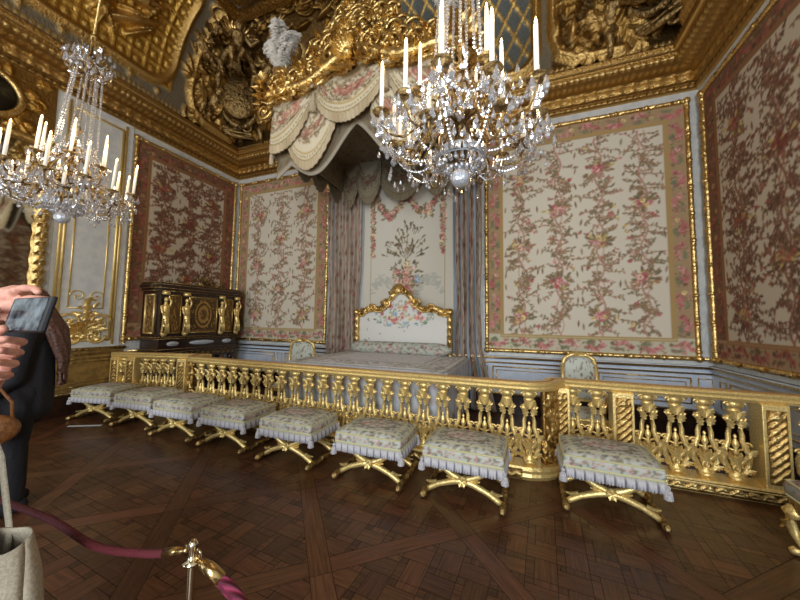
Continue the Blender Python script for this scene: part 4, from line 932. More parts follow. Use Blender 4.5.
# ------------------------------------------------------------ dark cabinet with gilt figures
def cabinet():
    t = thing('jewel_cabinet', 'dark mahogany cabinet with gilt bronze figures standing against the left wall', 'cabinet', (XL+.34, 4.74, 0))
    D, Wd = .27, .86                                    # half depth (x), half width (y); the front faces +x
    b = MB(); b.box((-D, -Wd, 1.0), (D, Wd, 2.12)); b.box((-D-.0, -Wd-.03, .94), (D+.04, Wd+.03, 1.0)); b.box((-D, -Wd-.02, 1.2), (D+.03, Wd+.02, 1.235)); b.build('body', 'ebony', t, smooth=False, bevel=.006)
    b = MB(); b.box((-D, -Wd-.03, 2.12), (D+.04, Wd+.03, 2.17)); b.box((-D, -Wd-.06, 2.17), (D+.07, Wd+.06, 2.24)); b.box((-D, -Wd-.03, 2.24), (D+.04, Wd+.03, 2.28)); o = b.build('cornice', 'ebony', t, smooth=False, bevel=.006)
    g = MB()
    for z in (2.12, 2.17, 2.24, 2.28, 1.0, 1.2, 1.235, .94): 
        e = .07 if z in (2.17, 2.24) else .045; g.tube([(D+e, -Wd-e, z), (D+e, Wd+e, z)], .007, 5); g.tube([(-D, -Wd-e, z), (D+e, -Wd-e, z)], .007, 5)
    g.build('gilt_moulding', 'goldd', o)
    cvp = Cv(1, .8, .01, (120, 92, 50, .3)); random.seed(91)
    cvp.rect(.06, .06, .94, .74, (84, 62, 36, .2)); cvp.disc(.5, .4, .30, (206, 170, 90, .8)); cvp.disc(.5, .4, .26, (96, 70, 40, .2)); cvp.disc(.5, .4, .2, (186, 150, 84, .6)); cvp.disc(.5, .4, .12, (110, 80, 46, .3))
    for k in range(90): cvp.leaf(random.random(), random.random()*.8, .035, .014, random.random()*6.3, random.choice([(206, 170, 96, .8), (170, 130, 70, .7), (80, 56, 30, .1)]))
    cvn = Cv(1, .8, .01, (110, 84, 46, .3))
    for k in range(70): x = .5+random.uniform(-.3, .3); cvn.leaf(x, random.random()*.8, .05, .03, random.random()*6.3, random.choice([(206, 170, 96, .8), (170, 130, 70, .7), (90, 60, 30, .1)]))
    ys = (-.80, -.40, .40, .80)
    for a_, b_, cv in ((-.73, -.47, cvn), (-.33, .33, cvp), (.47, .73, cvn)):
        w = b_-a_; o = MB().box((D, a_, 1.29), (D+.012, b_, 2.06)).build('door', 'ebony', t, smooth=False)
        U, V = np.meshgrid(np.linspace(0, 1, 60), np.linspace(0, 1, 70)); c, _ = cv.sample(U, V*.78); grid('inlaid_panel', np.stack([np.full_like(U, D+.014), a_+.02+(w-.04)*U, 1.31+.73*V], -1), c, 'woven', o)
        f = MB(); q = [(D+.018, a_+.02, 1.31), (D+.018, b_-.02, 1.31), (D+.018, b_-.02, 2.04), (D+.018, a_+.02, 2.04), (D+.018, a_+.02, 1.31)]
        for i in range(4): f.tube(q[i:i+2], .013, 6)
        f.build('gilt_frame', 'gold', o)
    for a_, b_ in ((-.74, -.46), (-.33, .33), (.46, .74)):
        o = MB().box((D, a_, 1.03), (D+.012, b_, 1.17)).build('drawer', 'ebony', t, smooth=False); q = MB(); q.lathe([(.001, 0), (1, 0), (1, .1)], n=28); m = q.build('pale_plaque', 'marble', o); m.location = (D+.012, (a_+b_)/2, 1.10); m.rotation_euler = (0, PI/2, 0); m.scale = (.045, (b_-a_)*.42, .05)
    o = MB().box((-.19, -Wd-.012, 1.29), (.19, -Wd, 2.06)).build('side_panel', 'ebony', t, smooth=False)
    U, V = np.meshgrid(np.linspace(0, 1, 40), np.linspace(0, 1, 70)); c, _ = cvn.sample(.3+.4*U, V*.78); grid('inlaid_panel', np.stack([-.11+.22*U, np.full_like(U, -Wd-.016), 1.33+.68*V], -1), c, 'woven', o, flip=False)
    f = MB(); q = [(-.13, -Wd-.02, 1.31), (.13, -Wd-.02, 1.31), (.13, -Wd-.02, 2.04), (-.13, -Wd-.02, 2.04), (-.13, -Wd-.02, 1.31)]
    for i in range(4): f.tube(q[i:i+2], .02, 6)
    f.build('gilt_frame', 'goldp', o)
    def figure(x, y):
        k = [((x, y, 1.30), (x+.01, y, 1.34), .06, .055), ((x, y, 1.34), (x+.02, y+.01, 1.55), .048, .058), ((x+.02, y+.01, 1.55), (x+.01, y, 1.66), .056, .045), ((x+.01, y, 1.66), (x+.015, y, 1.80), .05, .06), ((x+.015, y, 1.80), (x+.015, y, 1.90), .05, .024),
             ((x+.01, y-.07, 1.82), (x+.05, y-.08, 1.70), .024, .02), ((x+.05, y-.08, 1.70), (x+.08, y-.02, 1.66), .02, .014), ((x+.01, y+.07, 1.82), (x+.03, y+.09, 1.90), .024, .02), ((x+.03, y+.09, 1.90), (x+.02, y+.05, 2.02), .02, .016)]
        o = capsules('caryatid', k, 'goldp', t, .012, 3, [((x+.02, y, 1.95), .042, (1, .9, 1.2))]); d = MB()
        for i in range(5): d.tube([(x+.045, y-.04+.02*i, 1.58), (x+.06, y-.045+.022*i, 1.45), (x+.05, y-.05+.025*i, 1.31)], [.012, .016, .02], 5)
        d.build('drapery', 'goldp', o); d = MB(); d.lathe([(.06, 2.04), (.07, 2.07), (.06, 2.11)], (x+.01, y, 0), 12); d.build('capital', 'goldp', o)
    for y in ys: figure(D+.045, y)
    cr = MB(); random.seed(93)
    for k in range(40): y = random.gauss(.05, .14); cr.leaf((D-.1+random.uniform(-.05, .05), y, 2.29+random.random()*.16*max(0, 1-abs(y)/.4)), (0, random.uniform(-1, 1), random.uniform(.1, 1)), (1, 0, 0), .14, .03, .5)
    cr.ball((D-.1, .05, 2.40), .07, 12, 8, (.7, 1, 1)); cr.box((D-.18, -.3, 2.28), (D-.02, .4, 2.30)); cr.build('crest', 'goldd', t)
    b = MB(); b.box((-D+.02, -Wd+.02, .80), (D, Wd-.02, .94)); b.build('stand_frieze', 'ebony', t, smooth=False); fg = MB()
    for y in np.linspace(-.7, .7, 12): fg.scroll((D+.01, y, .87), (0, 1, 0), (0, 0, 1), .045, 1.2, .010); fg.leaf((D+.01, y+.06, .83), (0, .3, 1), (1, 0, 0), .09, .02, .3)
    fg.build('frieze_ornament', 'goldd', t)
    for x in (-D+.07, D-.05):
        for y in (-.76, -.3, .3, .76):
            l = MB(); l.lathe([(.03, .0), (.045, .02), (.04, .08), (.02, .1), (.026, .2), (.045, .55), (.05, .62), (.03, .64), (.055, .68), (.06, .80)], (x, y, .0), 12); l.build('leg', 'ebony', t)
    b = MB(); b.box((-D+.02, -Wd+.05, .10), (D, Wd-.05, .14)); b.build('stretcher', 'ebony', t, smooth=False)
cabinet()
# ------------------------------------------------------------ chandeliers
def drop_mb(L=.055, r=.014):
    b = MB(); b.lathe([(.001, 0), (.004, -.006), (r*.8, -L*.55), (r, -L*.7), (r*.6, -L*.9), (.001, -L)][::-1], n=6); return b
def chandelier(label, X, Y, z0, top):
    t = thing('crystal_chandelier', label, 'chandelier', (X, Y, z0)); r = random.Random(5)
    b = MB(); b.tube([(0, 0, 2.05), (0, 0, top-z0)], .012, 8); b.lathe([(.02, 2.02), (.03, 2.05), (.02, 2.08)], n=10); b.build('hanging_rod', 'gold', t)
    b = MB(); b.tube([(0, 0, .2), (0, 0, 1.9)], .014, 8)
    for z, q in ((.3, .05), (.5, .07), (.62, .04), (.8, .055), (1.0, .03), (1.5, .03), (1.78, .05)): b.lathe([(.015, z-.04), (q, z-.01), (q, z+.01), (.02, z+.05)], n=14)
    b.build('stem', 'goldd', t)
    g = MB(); g.ball((0, 0, .062), .062, 14, 9); g.lathe([(.02, .12), (.035, .135), (.02, .15)], n=10); g.build('glass_ball', 'milk', t, smooth=False)
    g = MB()
    for k in range(26): a = k*2*PI/26; p = Vector((.155*math.cos(a), .155*math.sin(a), .20)); R = Matrix.Translation(p) @ Matrix.Rotation(a, 4, 'Z'); g.box((-.008, -.013, -.022), (.010, .013, .022), R)
    for zz in (.172, .228): g.tube([(.155*math.cos(a), .155*math.sin(a), zz) for a in np.linspace(0, 2*PI, 33)], .005, 5)
    for ring, (zz, rr) in enumerate(((.145, .12), (.115, .085))):
        n = 20-ring*5
        for k in range(n): a = k*2*PI/n; g.ball((rr*math.cos(a), rr*math.sin(a), zz), .013, 6, 4)
    g.build('crystal_band', 'milk', t, smooth=False)
    cr = MB()
    for k in range(8):                                   # crown of scrolled branches at the top
        a = k*PI/4; u = Vector((math.cos(a), math.sin(a), 0)); cr.tube([u*q+Vector((0, 0, z)) for q, z in ((.03, 1.62), (.10, 1.60), (.17, 1.66), (.20, 1.74), (.17, 1.80), (.13, 1.77))], .007, 6)
        cr.tube([u*q+Vector((0, 0, z)) for q, z in ((.02, 1.82), (.07, 1.86), (.11, 1.94), (.09, 2.0), (.05, 1.98))], .006, 6)
    cr.build('crown_frame', 'goldd', t)
    dm = drop_mb(); first = [None]; cnt = [0]; rest = MB()
    def drop(x, y, z, s=1.0):
        if cnt[0] < 96:
            if first[0] is None: first[0] = dm.build('crystal_drop', 'crystal', t, smooth=False); o = first[0]
            else: o = dupo(first[0], t)
            o.location = (x, y, z); o.scale = (s, s, s); o.rotation_euler = (0, 0, r.random()*3)
        else:
            a = r.random()*3; rest.add([(x+s*(v[0]*math.cos(a)-v[1]*math.sin(a)), y+s*(v[0]*math.sin(a)+v[1]*math.cos(a)), z+s*v[2]) for v in dm.v], dm.f)
        cnt[0] += 1
    tiers = [(12, .475, .38, .0, .31), (6, .27, .64, .26, .32), (6, .40, .27, .26, .16)]
    for ti, (n, R, z, ph, cl) in enumerate(tiers):
        for k in range(n):
            a = ph+k*2*PI/n; u = Vector((math.cos(a), math.sin(a), 0)); s = .02*math.sin(k*2.7); R2 = R+.05*(k % 2 if n == 12 else 0); zz = z+s+(.05 if (k % 2 and n == 12) else 0)
            b = MB(); zc = .42 if ti != 1 else .66; b.tube([u*q+Vector((0, 0, w)) for q, w in ((.03, zc), (R2*.3, zc+.05), (R2*.5, zc-.02), (R2*.72, zz-.13), (R2*.92, zz-.12), (R2, zz-.04), (R2, zz))], .0085, 6)
            b.scroll(u*R2*.5+Vector((0, 0, zc+.02)), u, (0, 0, 1), .045, 1.2, .006); arm = b.build('branch', 'goldd', t)
            p = u*R2; d = MB(); d.lathe([(.012, -.02), (.02, 0), (.055, .012), (.058, .018), (.02, .012)], (p.x, p.y, zz), 16); d.build('drip_pan', 'goldd', arm)
            c = MB(); c.lathe([(.013, .0), (.0135, cl*.5), (.012, cl), (.004, cl+.006)], (p.x, p.y, zz+.012), 12); c.build('candle', 'wax', arm)
            f = MB(); f.lathe([(.002, 0), (.0075, .010), (.006, .022), (.001, .038)], (p.x, p.y, zz+.012+cl+.004), 8); f.build('flame', 'flame', arm)
            if ti == 0:
                for q in range(4): w = a+q*PI/2; drop(p.x+.05*math.cos(w), p.y+.05*math.sin(w), zz+.004, 1.6)
                drop(p.x, p.y, zz-.06, 1.7)
            elif ti == 1:
                for q in range(3): w = a+q*2.1; drop(p.x+.05*math.cos(w), p.y+.05*math.sin(w), zz+.004, 1.3)
            else:
                for q in range(3): w = a+q*2.1; drop(p.x+.05*math.cos(w), p.y+.05*math.sin(w), zz, 1.1)
    # beads and rosettes
    bd = MB()
    def bead(p, s=.011): bd.ball(p, s, 5, 4)
    def swagc(p, q, sag, n, s=.0095):
        for i in range(n+1): w = i/n; m = Vector(p)*(1-w)+Vector(q)*w; m.z -= sag*4*w*(1-w); bead(m, s)
    A = lambda a, R, z: Vector((R*math.cos(a), R*math.sin(a), z))
    for k in range(12):
        a = k*PI/6; a2 = a+PI/6; R1 = .475+.05*(k % 2); R2 = .475+.05*((k+1) % 2); swagc(A(a, R1, .38), A(a2, R2, .38), .09, 14); swagc(A(a, R1, .30), A(a+.1, .16, .2), .10, 18)
    for k in range(9): a = k*2*PI/9; swagc(A(a, .10+.02*(k % 2), 1.62), A(a, .14+.03*(k % 2), .86), -.01, 26, .013)
    for k in range(10): a = k*2*PI/10; swagc(A(a, .19, 1.74), A(a+.63, .19, 1.74), .07, 9); swagc(A(a, .14, .86), A(a, .30, .66), .05, 12)
    bd.build('bead_chains', 'crystal', t, smooth=False, kind='stuff')
    for k in range(420):                                 # mass of drops hung among the branches
        a = r.random()*2*PI; R = .10+.46*r.random()**.6; z = .50+r.uniform(-.26, .16)*(1.2-R)-.32*R+.03*math.sin(a*6); drop(R*math.cos(a), R*math.sin(a), z, r.uniform(.7, 1.25))
    for k in range(90): a = r.random()*2*PI; R = .05+.16*r.random(); drop(R*math.cos(a), R*math.sin(a), 1.60+r.random()*.38*(1-R*2)+.05, r.uniform(.9, 1.5))
    for k in range(70): a = r.random()*2*PI; R = .05+.2*r.random(); drop(R*math.cos(a), R*math.sin(a), .60+r.random()*.3*(1-R), r.uniform(.9, 1.4))
    for k in range(24): a = k*2*PI/24; drop(.15*math.cos(a), .15*math.sin(a), .175, 1.0)
    rest.build('crystal_drops', 'crystal', t, smooth=False, kind='stuff')
    for k in range(6):
        l = bpy.data.lights.new('candle_light', 'POINT'); l.energy = 4; l.color = (1, .70, .36); l.shadow_soft_size = .06
        o = bpy.data.objects.new('candle_light', l); COL.objects.link(o); o.parent = t; a = k*PI/3+.26; o.location = (.44*math.cos(a), .44*math.sin(a), .86)
    return t
ch1 = chandelier('large crystal chandelier hanging near, right of the canopy, cut off by the top edge', -.36, 2.0, 2.48, 7.9)
ch2 = dup(ch1, (-4.42, 1.70, 2.56), .35, 'crystal chandelier at left hanging before the overmantel mirror'); ch2.rotation_euler = (0, math.radians(5), .35)
# ------------------------------------------------------------ gilt armchairs behind the rail, cabriole stool at right
def armchair(label, x, y, rz, w, hgt):
    t = thing('gilt_armchair', label, 'armchair', (x, y, 0), rz); fl = floral(1.2, 1.0, (196, 200, 188), 260, FC, .01, 33)
    top = lambda u: hgt-.10*abs(u)**2.2-(.05 if abs(u) > .9 else 0)
    U, V = np.meshgrid(np.linspace(-1, 1, 40), np.linspace(0, 1, 40)); T = np.vectorize(top)(U)-.045; c, _ = fl.sample((U+1)*.3, V*.6)
    grid('back_cushion', np.stack([U*(w/2-.045), .22-.05*np.sin(V*PI)*np.cos(U*PI/2)+.06*V, .56+V*(T-.56)], -1), c, 'woven', t, thick=.07)
    g = MB(); us = np.linspace(-1, 1, 30); g.tube([(u*(w/2-.02), .27, top(u)) for u in us], [.026*(1+.12*math.sin(i)) for i in range(30)], 8, up=(0, 1, 0))
    for s in (-1, 1): g.tube([(s*(w/2-.02), .21+.06*k, .5+k*(top(1)-.5)) for k in (0, .5, 1)], .024, 8)
    g.tube([(-w/2+.03, .215, .54), (w/2-.03, .215, .54)], .022, 8)
    for k in range(9): a = math.radians(k*22.5); g.leaf((0, .24, hgt-.02), (math.cos(a), 0, math.sin(a)), (0, -1, 0), .09, .022, .5)
    g.build('back_frame', 'goldp', t); U, V = np.meshgrid(np.linspace(-1, 1, 30), np.linspace(-1, 1, 30)); dm = (1-U**4)*(1-V**4); c, _ = fl.sample((U+1)*.4, (V+1)*.4)
    grid('seat', np.stack([U*w/2*.95, V*.25-.02, .42+.07*dm], -1), c, 'woven', t, thick=.05); b = MB(); b.box((-w/2, -.29, .34), (w/2, .25, .42)); b.build('seat_rail', 'goldp', t, smooth=False, bevel=.02)
    for s in (-1, 1):
        b = MB(); b.tube([(s*(w/2-.03), .22, .68), (s*(w/2+.02), .0, .70), (s*(w/2+.01), -.14, .66), (s*(w/2-.01), -.18, .55), (s*(w/2-.02), -.12, .42)], .02, 8); b.build('armrest', 'goldp', t)
        for yy in (-.25, .22): b = MB(); cab(b, s*(w/2-.04), yy, s, -1 if yy < 0 else 1, .36); b.build('leg', 'goldp', t)
def cab(b, x, y, sx, sy, h, k=1.0):
    o = Vector((sx, sy, 0)).normalized(); P = [(0, h), (.035, h*.86), (.045, h*.7), (.02, h*.45), (-.01, h*.22), (.0, h*.1), (.03, .03), (.045, .025)]
    b.tube([(x+o.x*q*k, y+o.y*q*k, z) for q, z in P], [.038*k, .036*k, .030*k, .021*k, .016*k, .016*k, .022*k, .012*k], 9)
armchair('gilt armchair with arched back seen just above the rail right of the bed', .76, 4.82, 0, .46, 1.17)
armchair('pale arched chair back left of the bed behind the rail', -3.92, 4.72, 0, .6, 1.22)
t = thing('cabriole_stool', 'grey silk seat on a gilt cabriole leg, cut off by right photo edge', 'stool', (2.08, 2.88, 0))
w, d = .66, .60; pp = cushion(t, w, d, .40, .50, floral(w, d, (184, 186, 180), 240, FC, .008, 35), floral(2.6, .12, (150, 150, 140), 160, FC, .008, 36))
b = MB(); b.box((-w/2+.01, -d/2+.01, .30), (w/2-.01, d/2-.01, .40)); b.build('seat_rail', 'goldd', t, smooth=False, bevel=.02)
for sx in (-1, 1):
    for sy in (-1, 1): b = MB(); cab(b, sx*(w/2-.05), sy*(d/2-.05), sx, sy, .32, 1.35); b.leaf((sx*(w/2-.02), sy*(d/2-.02), .27), (0, 0, -1), (sx, sy, 0), .12, .04, .3); b.build('leg', 'goldp', t)
# ------------------------------------------------------------ chimneypiece under the mirror
t = thing('fireplace', 'marble chimneypiece below the left mirror, mostly hidden by visitors', 'fireplace', (XL+.02, 1.0, 0))
b = MB(); b.box((0, -.95, 0), (.30, -.65, 1.0)); b.box((0, .65, 0), (.30, .95, 1.0)); b.box((0, -.95, .80), (.30, .95, 1.0)); b.build('surround', 'marble', t, smooth=False, bevel=.01); b = MB(); b.box((0, -1.05, 1.0), (.38, 1.05, 1.03)); b.build('mantel_shelf', 'marble', t, smooth=False, bevel=.015)
b = MB(); b.box((.0, -.65, .0), (.02, .65, .80)); b.build('firebox', 'dark', t, smooth=False)
dado('trim_14', 5, (XL, 2.45, 0), (0, -1, 0), (1, 0, 0), .42, [.4], 'goldw', 'goldd', 1.08)
t = tag(MB().box((-.22, -.02, 0), (.22, .02, .004)).build('floor_strip', 'white', smooth=False), 'thin white strip lying on the dark floor before the left wall', 'strip'); t.location = (-6.0, 2.75, .001); t.rotation_euler = (0, 0, .5)
# ------------------------------------------------------------ rope barrier
def stanchion(x, y, label):
    t = thing('rope_stanchion', label, 'stanchion', (x, y, 0)); b = MB(); b.lathe([(.0105, .02), (.0105, .905), (.0105, .91)], n=16); b.build('pole', 'steel', t)
    b = MB(); b.lathe([(.15, 0), (.15, .01), (.12, .02), (.03, .035), (.013, .05)], n=32); b.build('base', 'brass', t)
    b = MB(); b.lathe([(.012, .90), (.024, .904), (.024, .909), (.012, .913), (.009, .93), (.012, .945), (.014, .955), (.004, .968)], n=16)
    for s in (-1, 1): b.tube([(s*.009, 0, .93), (s*.022, 0, .945), (s*.034, 0, .94), (s*.034, 0, .928)], .0035, 6)
    b.build('hook_head', 'steel', t)
PX, PY = -.885, .67
stanchion(PX, PY, 'slim brass rope post standing at the bottom left of the photo'); stanchion(-2.32, .62, 'brass rope post beyond the left edge, holding the dark red rope')
def rope(name, label, pts, r, m, cap_r):
    t = thing(name, label, 'rope'); P = [Vector(p) for p in pts]; Q = []
    for i in range(len(P)-1):
        p0 = P[max(i-1, 0)]; p1 = P[i]; p2 = P[i+1]; p3 = P[min(i+2, len(P)-1)]
        for k in range(10):
            u = k/10; Q.append(.5*((2*p1)+(p2-p0)*u+(2*p0-5*p1+4*p2-p3)*u*u+(3*p1-p0-3*p2+p3)*u**3))
    Q.append(P[-1]); n = 14; vs = []; fs = []; uv = []; s = 0; N = len(Q)
    b = MB(); b.tube(Q, r, n); o = b.build('rope_cord', m, t); me = o.data
    if m == 'rope':
        lens = [0]
        for a_, b_ in zip(Q[:-1], Q[1:]): lens.append(lens[-1]+(b_-a_).length)
        u = me.uv_layers.new(name='UVMap')
        for l in me.loops:
            vi = l.vertex_index; i, k = divmod(vi, n); u.data[l.index].uv = (lens[min(i, N-1)]*14, k/n*3)
    for a_, e in ((0, 1), (N-1, -1)):
        d = (Q[a_+e*3]-Q[a_]).normalized(); c = MB(); p = Q[a_]; c.tube([p-d*.045, p-d*.03, p-d*.028, p, p+d*.05], [.004, .005, cap_r*.6, cap_r, cap_r], 16); c.ball(p-d*.045, .008, 8, 6); c.build('end_cap', 'brass', t)
rope('barrier_rope', 'twisted crimson barrier rope with brass end running off the bottom edge', [(PX+.06, PY+.006, .90), (PX+.16, PY+.015, .845), (PX+.32, PY+.0, .75), (-.1, .56, .62), (.35, .5, .66), (.72, .45, .88)], .0165, 'rope', .0175)
rope('barrier_rope', 'dark red velvet rope sagging from the post to the left edge', [(PX-.07, PY+.0, .915), (PX-.2, PY+.0, .875), (PX-.42, PY-.02, .852), (PX-.7, PY-.02, .87), (-2.0, .63, .88), (-2.26, .62, .92)], .0115, 'roped', .0125)
stanchion(.80, .44, 'brass rope post beyond the bottom edge, holding the crimson rope')
# ------------------------------------------------------------ visitors
def visitor(name, label, loc, rz, H, arms, hair_long, parts):
    """standing figure facing +y, origin between the feet"""
    t = thing(name, label, 'person', loc, rz); k = H/1.68; v = lambda x, y, z: (x*k, y*k, z*k)
    caps = [(v(0, 0, .95), v(0, .0, 1.25), .15*k, .145*k), (v(-.10, 0, 1.36), v(.10, 0, 1.36), .09*k, .09*k), (v(0, 0, 1.25), v(0, 0, 1.38), .14*k, .11*k), (v(0, .01, 1.38), v(0, .02, 1.50), .055*k, .05*k)]
    for s in (-1, 1):
        caps += [(v(s*.09, 0, .93), v(s*.10, .02, .50), .095*k, .06*k), (v(s*.10, .02, .50), v(s*.10, 0, .08), .058*k, .038*k), (v(s*.10, -.03, .045), v(s*.11, .15, .03), .04*k, .03*k)]
        (e, h) = arms[0 if s < 0 else 1]; caps += [(v(s*.18, 0, 1.37), e, .055*k, .043*k), (e, h, .042*k, .027*k)]
    balls = [(v(0, .03, 1.585), .10*k, (.78, .95, 1.15)), (v(0, .125, 1.575), .016*k, (1, 1.2, 1.4)), (v(0, .10, 1.52), .03*k, (1, .8, .8)), (v(-.08, .02, 1.58), .02*k, (.5, 1, 1.3)), (v(.08, .02, 1.58), .02*k, (.5, 1, 1.3))]
    body = capsules('body', caps, 'skin', t, .014, 4, balls)
    fe = MB()
    for s in (-1, 1): fe.ball(v(s*.033, .112, 1.595), .011*k, 8, 6)
    fe.build('eye', mat('eye_white_brown', C(70, 50, 40), .2), body); fm = MB(); fm.ball(v(0, .118, 1.535), .02*k, 10, 6, (1.2, .4, .35)); fm.build('mouth', mat('lips', C(170, 90, 84), .5), body)
    g = 1.13; cc = [(v(0, 0, 1.0), v(0, 0, 1.30), .185*k, .165*k), (v(-.11, 0, 1.36), v(.11, 0, 1.36), .105*k, .105*k), (v(0, 0, .80), v(0, 0, 1.0), .19*k, .185*k)]
    for s in (-1, 1):
        (e, h) = arms[0 if s < 0 else 1]; e = Vector(e); h = Vector(h); cc += [(v(s*.18, 0, 1.37), e, .072*k, .06*k), (e, e+(h-e)*.88, .06*k, .045*k)]
    capsules('coat', cc, 'coat', t, .016, 5); tc = []
    for s in (-1, 1): tc += [(v(s*.09, 0, .90), v(s*.10, .02, .50), .115*k, .085*k), (v(s*.10, .02, .50), v(s*.10, .0, .12), .083*k, .07*k)]
    capsules('trousers', tc, 'coat', t, .016, 4)
    for s in (-1, 1): capsules('shoe', [(v(s*.10, -.04, .05), v(s*.11, .16, .035), .052*k, .038*k)], 'coat', t, .01, 3)
    hb = MB(); hc_ = v(0, -.01, 1.61); hb.ball(hc_, .118*k, 18, 12, (.86, .98, 1.08))
    n = 64 if hair_long else 0
    for i in range(n): a = PI+(i-(n-1)/2)/(n-1)*PI*1.0; q = Vector((math.sin(a)*.090*k, math.cos(a)*.095*k-.01, 1.62*k)); rr_ = .5+.5*math.sin(i*2.4)**2; lo = Vector((math.sin(a)*.12*k*rr_, math.cos(a)*.05*k-.19*k, (1.0+.07*math.sin(i*2.3))*k)); hb.tube([q, q*.5+lo*.5+Vector((math.sin(a)*.03, math.cos(a)*.03-.02, .06)), lo+Vector((0, 0, .2)), lo], [.017, .019, .018, .013], 6)
    o = hb.build('hair', 'hair', t); r = o.modifiers.new('blend', 'REMESH'); r.mode = 'VOXEL'; r.voxel_size = .007; r.use_smooth_shade = True
    # cut the face free: hair keeps behind the brow
    return t
def finger(caps, base, dirs, lens, r):
    p = Vector(base)
    for i, (d, l) in enumerate(zip(dirs, lens)): q = p+Vector(d).normalized()*l; caps.append((tuple(p), tuple(q), r*(1-.1*i), r*(1-.1*(i+1)))); p = q
# phone and the two hands that hold it (directions measured along the phone)
PC = Vector((-.955, .332, 1.603)); fx = Vector((1, .02, .03)); fz = (Vector((0, 0, 1))+Vector((-.02, .2, 0))).normalized(); fy = fz.cross(fx).normalized(); fx = fy.cross(fz).normalized()   # fx along, fz up, fy away from the user
PM = Matrix((fx, fy, fz)).transposed().to_4x4(); PM.translation = PC
ph = thing('smartphone', 'black smartphone held up sideways at left, showing a bluish picture', 'phone'); ph.matrix_world = PM
b = MB(); b.box((-.078, -.004, -.037), (.078, .004, .037)); b.build('case', 'phone', ph, smooth=False, bevel=.003)
ms = bpy.data.materials.new('lit_screen'); ms.use_nodes = True; nt = ms.node_tree; bs = nt.nodes['Principled BSDF']; tn = nt.nodes.new('ShaderNodeTexNoise'); tn.inputs['Scale'].default_value = 38; tcn = nt.nodes.new('ShaderNodeTexCoord'); nt.links.new(tcn.outputs['Object'], tn.inputs[0])
cr_ = nt.nodes.new('ShaderNodeValToRGB'); cr_.color_ramp.elements[0].position = .38; cr_.color_ramp.elements[0].color = C(34, 54, 66); cr_.color_ramp.elements[1].position = .66; cr_.color_ramp.elements[1].color = C(170, 190, 200); nt.links.new(tn.outputs[0], cr_.inputs[0])
nt.links.new(cr_.outputs[0], bs.inputs['Emission Color']); bs.inputs['Emission Strength'].default_value = .45; bs.inputs['Base Color'].default_value = C(10, 12, 16); bs.inputs['Roughness'].default_value = .15
o = MB().box((-.068, -.0048, -.034), (.062, -.0042, .034)).build('screen', ms, ph, smooth=False)
pa = visitor('person', 'person in black raising a phone at the left edge, only hands and sleeve in view', (-1.36, -.16, 0), 0, 1.72, [((-.24, .16, 1.22), (.14, .44, 1.585)), ((.30, .10, 1.20), (.24, .42, 1.40))], False, None)
def hand(name, caps, balls=()): o = capsules(name, caps, 'skin', pa, .0032, 3, balls); return o
W2A = lambda x, y, z: tuple((PM @ Vector((x, y, z)))-Vector((-1.36, -.16, 0)))
dA = lambda x, y, z: tuple(PM.to_3x3() @ Vector((x, y, z)))
# upper hand: palm left of the phone, fingers laid over its top edge
c = [(W2A(-.19, .005, .035), W2A(-.11, .008, .048), .027, .024), (W2A(-.19, .005, .005), W2A(-.11, .01, .015), .026, .022), (W2A(-.19, .005, .02), (.14, .44, 1.585), .028, .026)]
for i, (z, y, l) in enumerate(((.058, -.006, 1.0), (.052, .013, 1.08), (.036, .020, 1.0), (.018, .021, .8))): finger(c, W2A(-.115, y*.6, .05-.018*i), [dA(1, y*2, .14-.04*i), dA(1, 0, -.05), dA(1, .0 if i else -.1, -.35 if i == 0 else -.08)], [.062*l, .045*l, .03*l], .0098)
finger(c, W2A(-.14, -.01, .0), [dA(1, -.35, .12), dA(1, -.05, .0)], [.045, .03], .011); hand('left_hand', c)
c = [(W2A(-.10, .0, -.085), W2A(-.055, .006, -.080), .028, .020), (W2A(-.10, -.005, -.12), W2A(-.060, .006, -.120), .028, .020), (W2A(-.09, 0, -.10), (.24, .42, 1.40), .034, .028), (W2A(-.095, .002, -.15), W2A(-.075, .004, -.11), .030, .026)]
finger(c, W2A(-.10, -.012, -.07), [dA(.6, -.1, .5), dA(1, .02, .35)], [.04, .035], .0115)
for i, (z, l) in enumerate(((-.062, 1), (-.082, 1.05), (-.102, 1.0), (-.122, .82))): finger(c, W2A(-.05, .010, z*1.12+.008), [dA(1, .0, .16), dA(.45, -.9, .05), dA(-.9, -.35, -.08)], [.036*l, .034*l, .030*l], .0092)
hand('right_hand', c)
pb = visitor('person', 'person with long brown hair in dark clothes standing sideways beyond the hands', (-3.98, 1.38, 0), math.radians(159), 1.79, [((-.24, .04, 1.10), (-.20, .20, .93)), ((.24, .04, 1.10), (.20, .20, .93))], True, None)
hn = [((-.20*1.01, .22, .93), (-.19, .26, .87), .026, .03)]
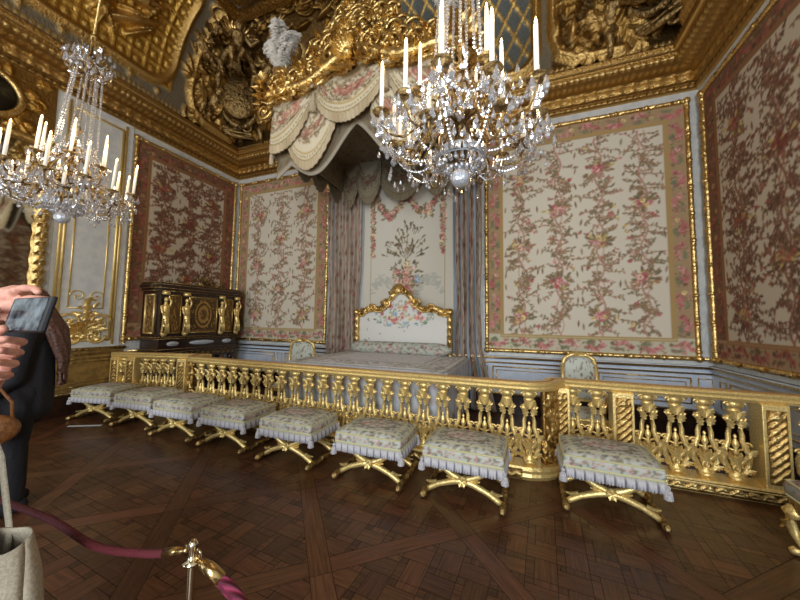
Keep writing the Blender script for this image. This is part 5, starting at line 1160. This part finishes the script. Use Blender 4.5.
for s in (-1, 1):
    c = [((s*.20, .22, .93), (s*.19, .26, .86), .026, .032)]
    for i in range(4): finger(c, (s*(.205-.014*i), .27+.006*i, .85), [(0, .3, -1), (0, -.1, -1), (0, -.5, -1)], [.036, .026, .02], .0085)
    finger(c, (s*.17, .25, .885), [(-s*.4, .5, -.8), (0, .4, -1)], [.03, .025], .0095); capsules('hand', c, 'skin', pb, .006, 3)
# bags
t = thing('tote_bag', 'beige canvas tote bag with long straps at the bottom left edge', 'bag', (-1.43, .44, .50), math.radians(12))
U, V = np.meshgrid(np.linspace(0, 1, 34), np.linspace(0, 1, 30)); a = U*2*PI; wx = .15+.11*(1-V); wy = .045+.03*np.sin(V*PI); sx_ = np.sign(np.cos(a))*np.abs(np.cos(a))**.6; sy_ = np.sign(np.sin(a))*np.abs(np.sin(a))**.8
P = np.stack([sx_*wx+.006*np.sin(V*9+a*3), sy_*wy+.008*np.sin(V*7+a*2), .02+V*.46+.012*np.sin(a*2)*V], -1); P[0] *= np.array([.95, .6, 1]); grid('bag_body', P, None, 'canvas', t, thick=.004)
b = MB(); b.box((-.22, -.025, .02), (.22, .025, .03)); b.build('bag_bottom', 'canvas', t, smooth=False)
for s in (-1, 1): b = MB(); b.tube([(-.09+s*.0, s*.04, .40), (-.09, s*.045, .47), (-.11, s*.03, .68), (-.15, s*.02, .86), (-.17, 0.01*s, .93)], .015, 6, flat=.25, up=(0, 1, 0)); b.tube([(.03, s*.04, .40), (.03, s*.045, .47), (-.02, s*.04, .68), (-.10, s*.02, .86), (-.17, .01*s, .93)], .015, 6, flat=.25, up=(0, 1, 0)); b.build('strap', 'canvas', t)
b = MB(); b.ball((-.06, -.0, .50), .09, 14, 10, (.7, .4, 2.0)); o = tag(b.build('folded_scarf', 'pale'), 'pale blue cloth tucked between the tote bag straps', 'scarf'); o.location = (-1.49, .435, .50)
t = thing('handbag', 'tan leather handbag at the side of the dark clothed person', 'bag', (-3.70, 1.12, .66), math.radians(70))
b = MB(); b.ball((0, 0, .08), .17, 18, 12, (1, .38, .72)); b.build('bag_body', 'leather', t); b = MB(); b.tube([(-.12, 0, .15), (-.10, 0, .28), (-.03, 0, .38), (.05, 0, .38), (.11, 0, .28), (.12, 0, .15)], .011, 8); b.build('strap', 'leather', t)
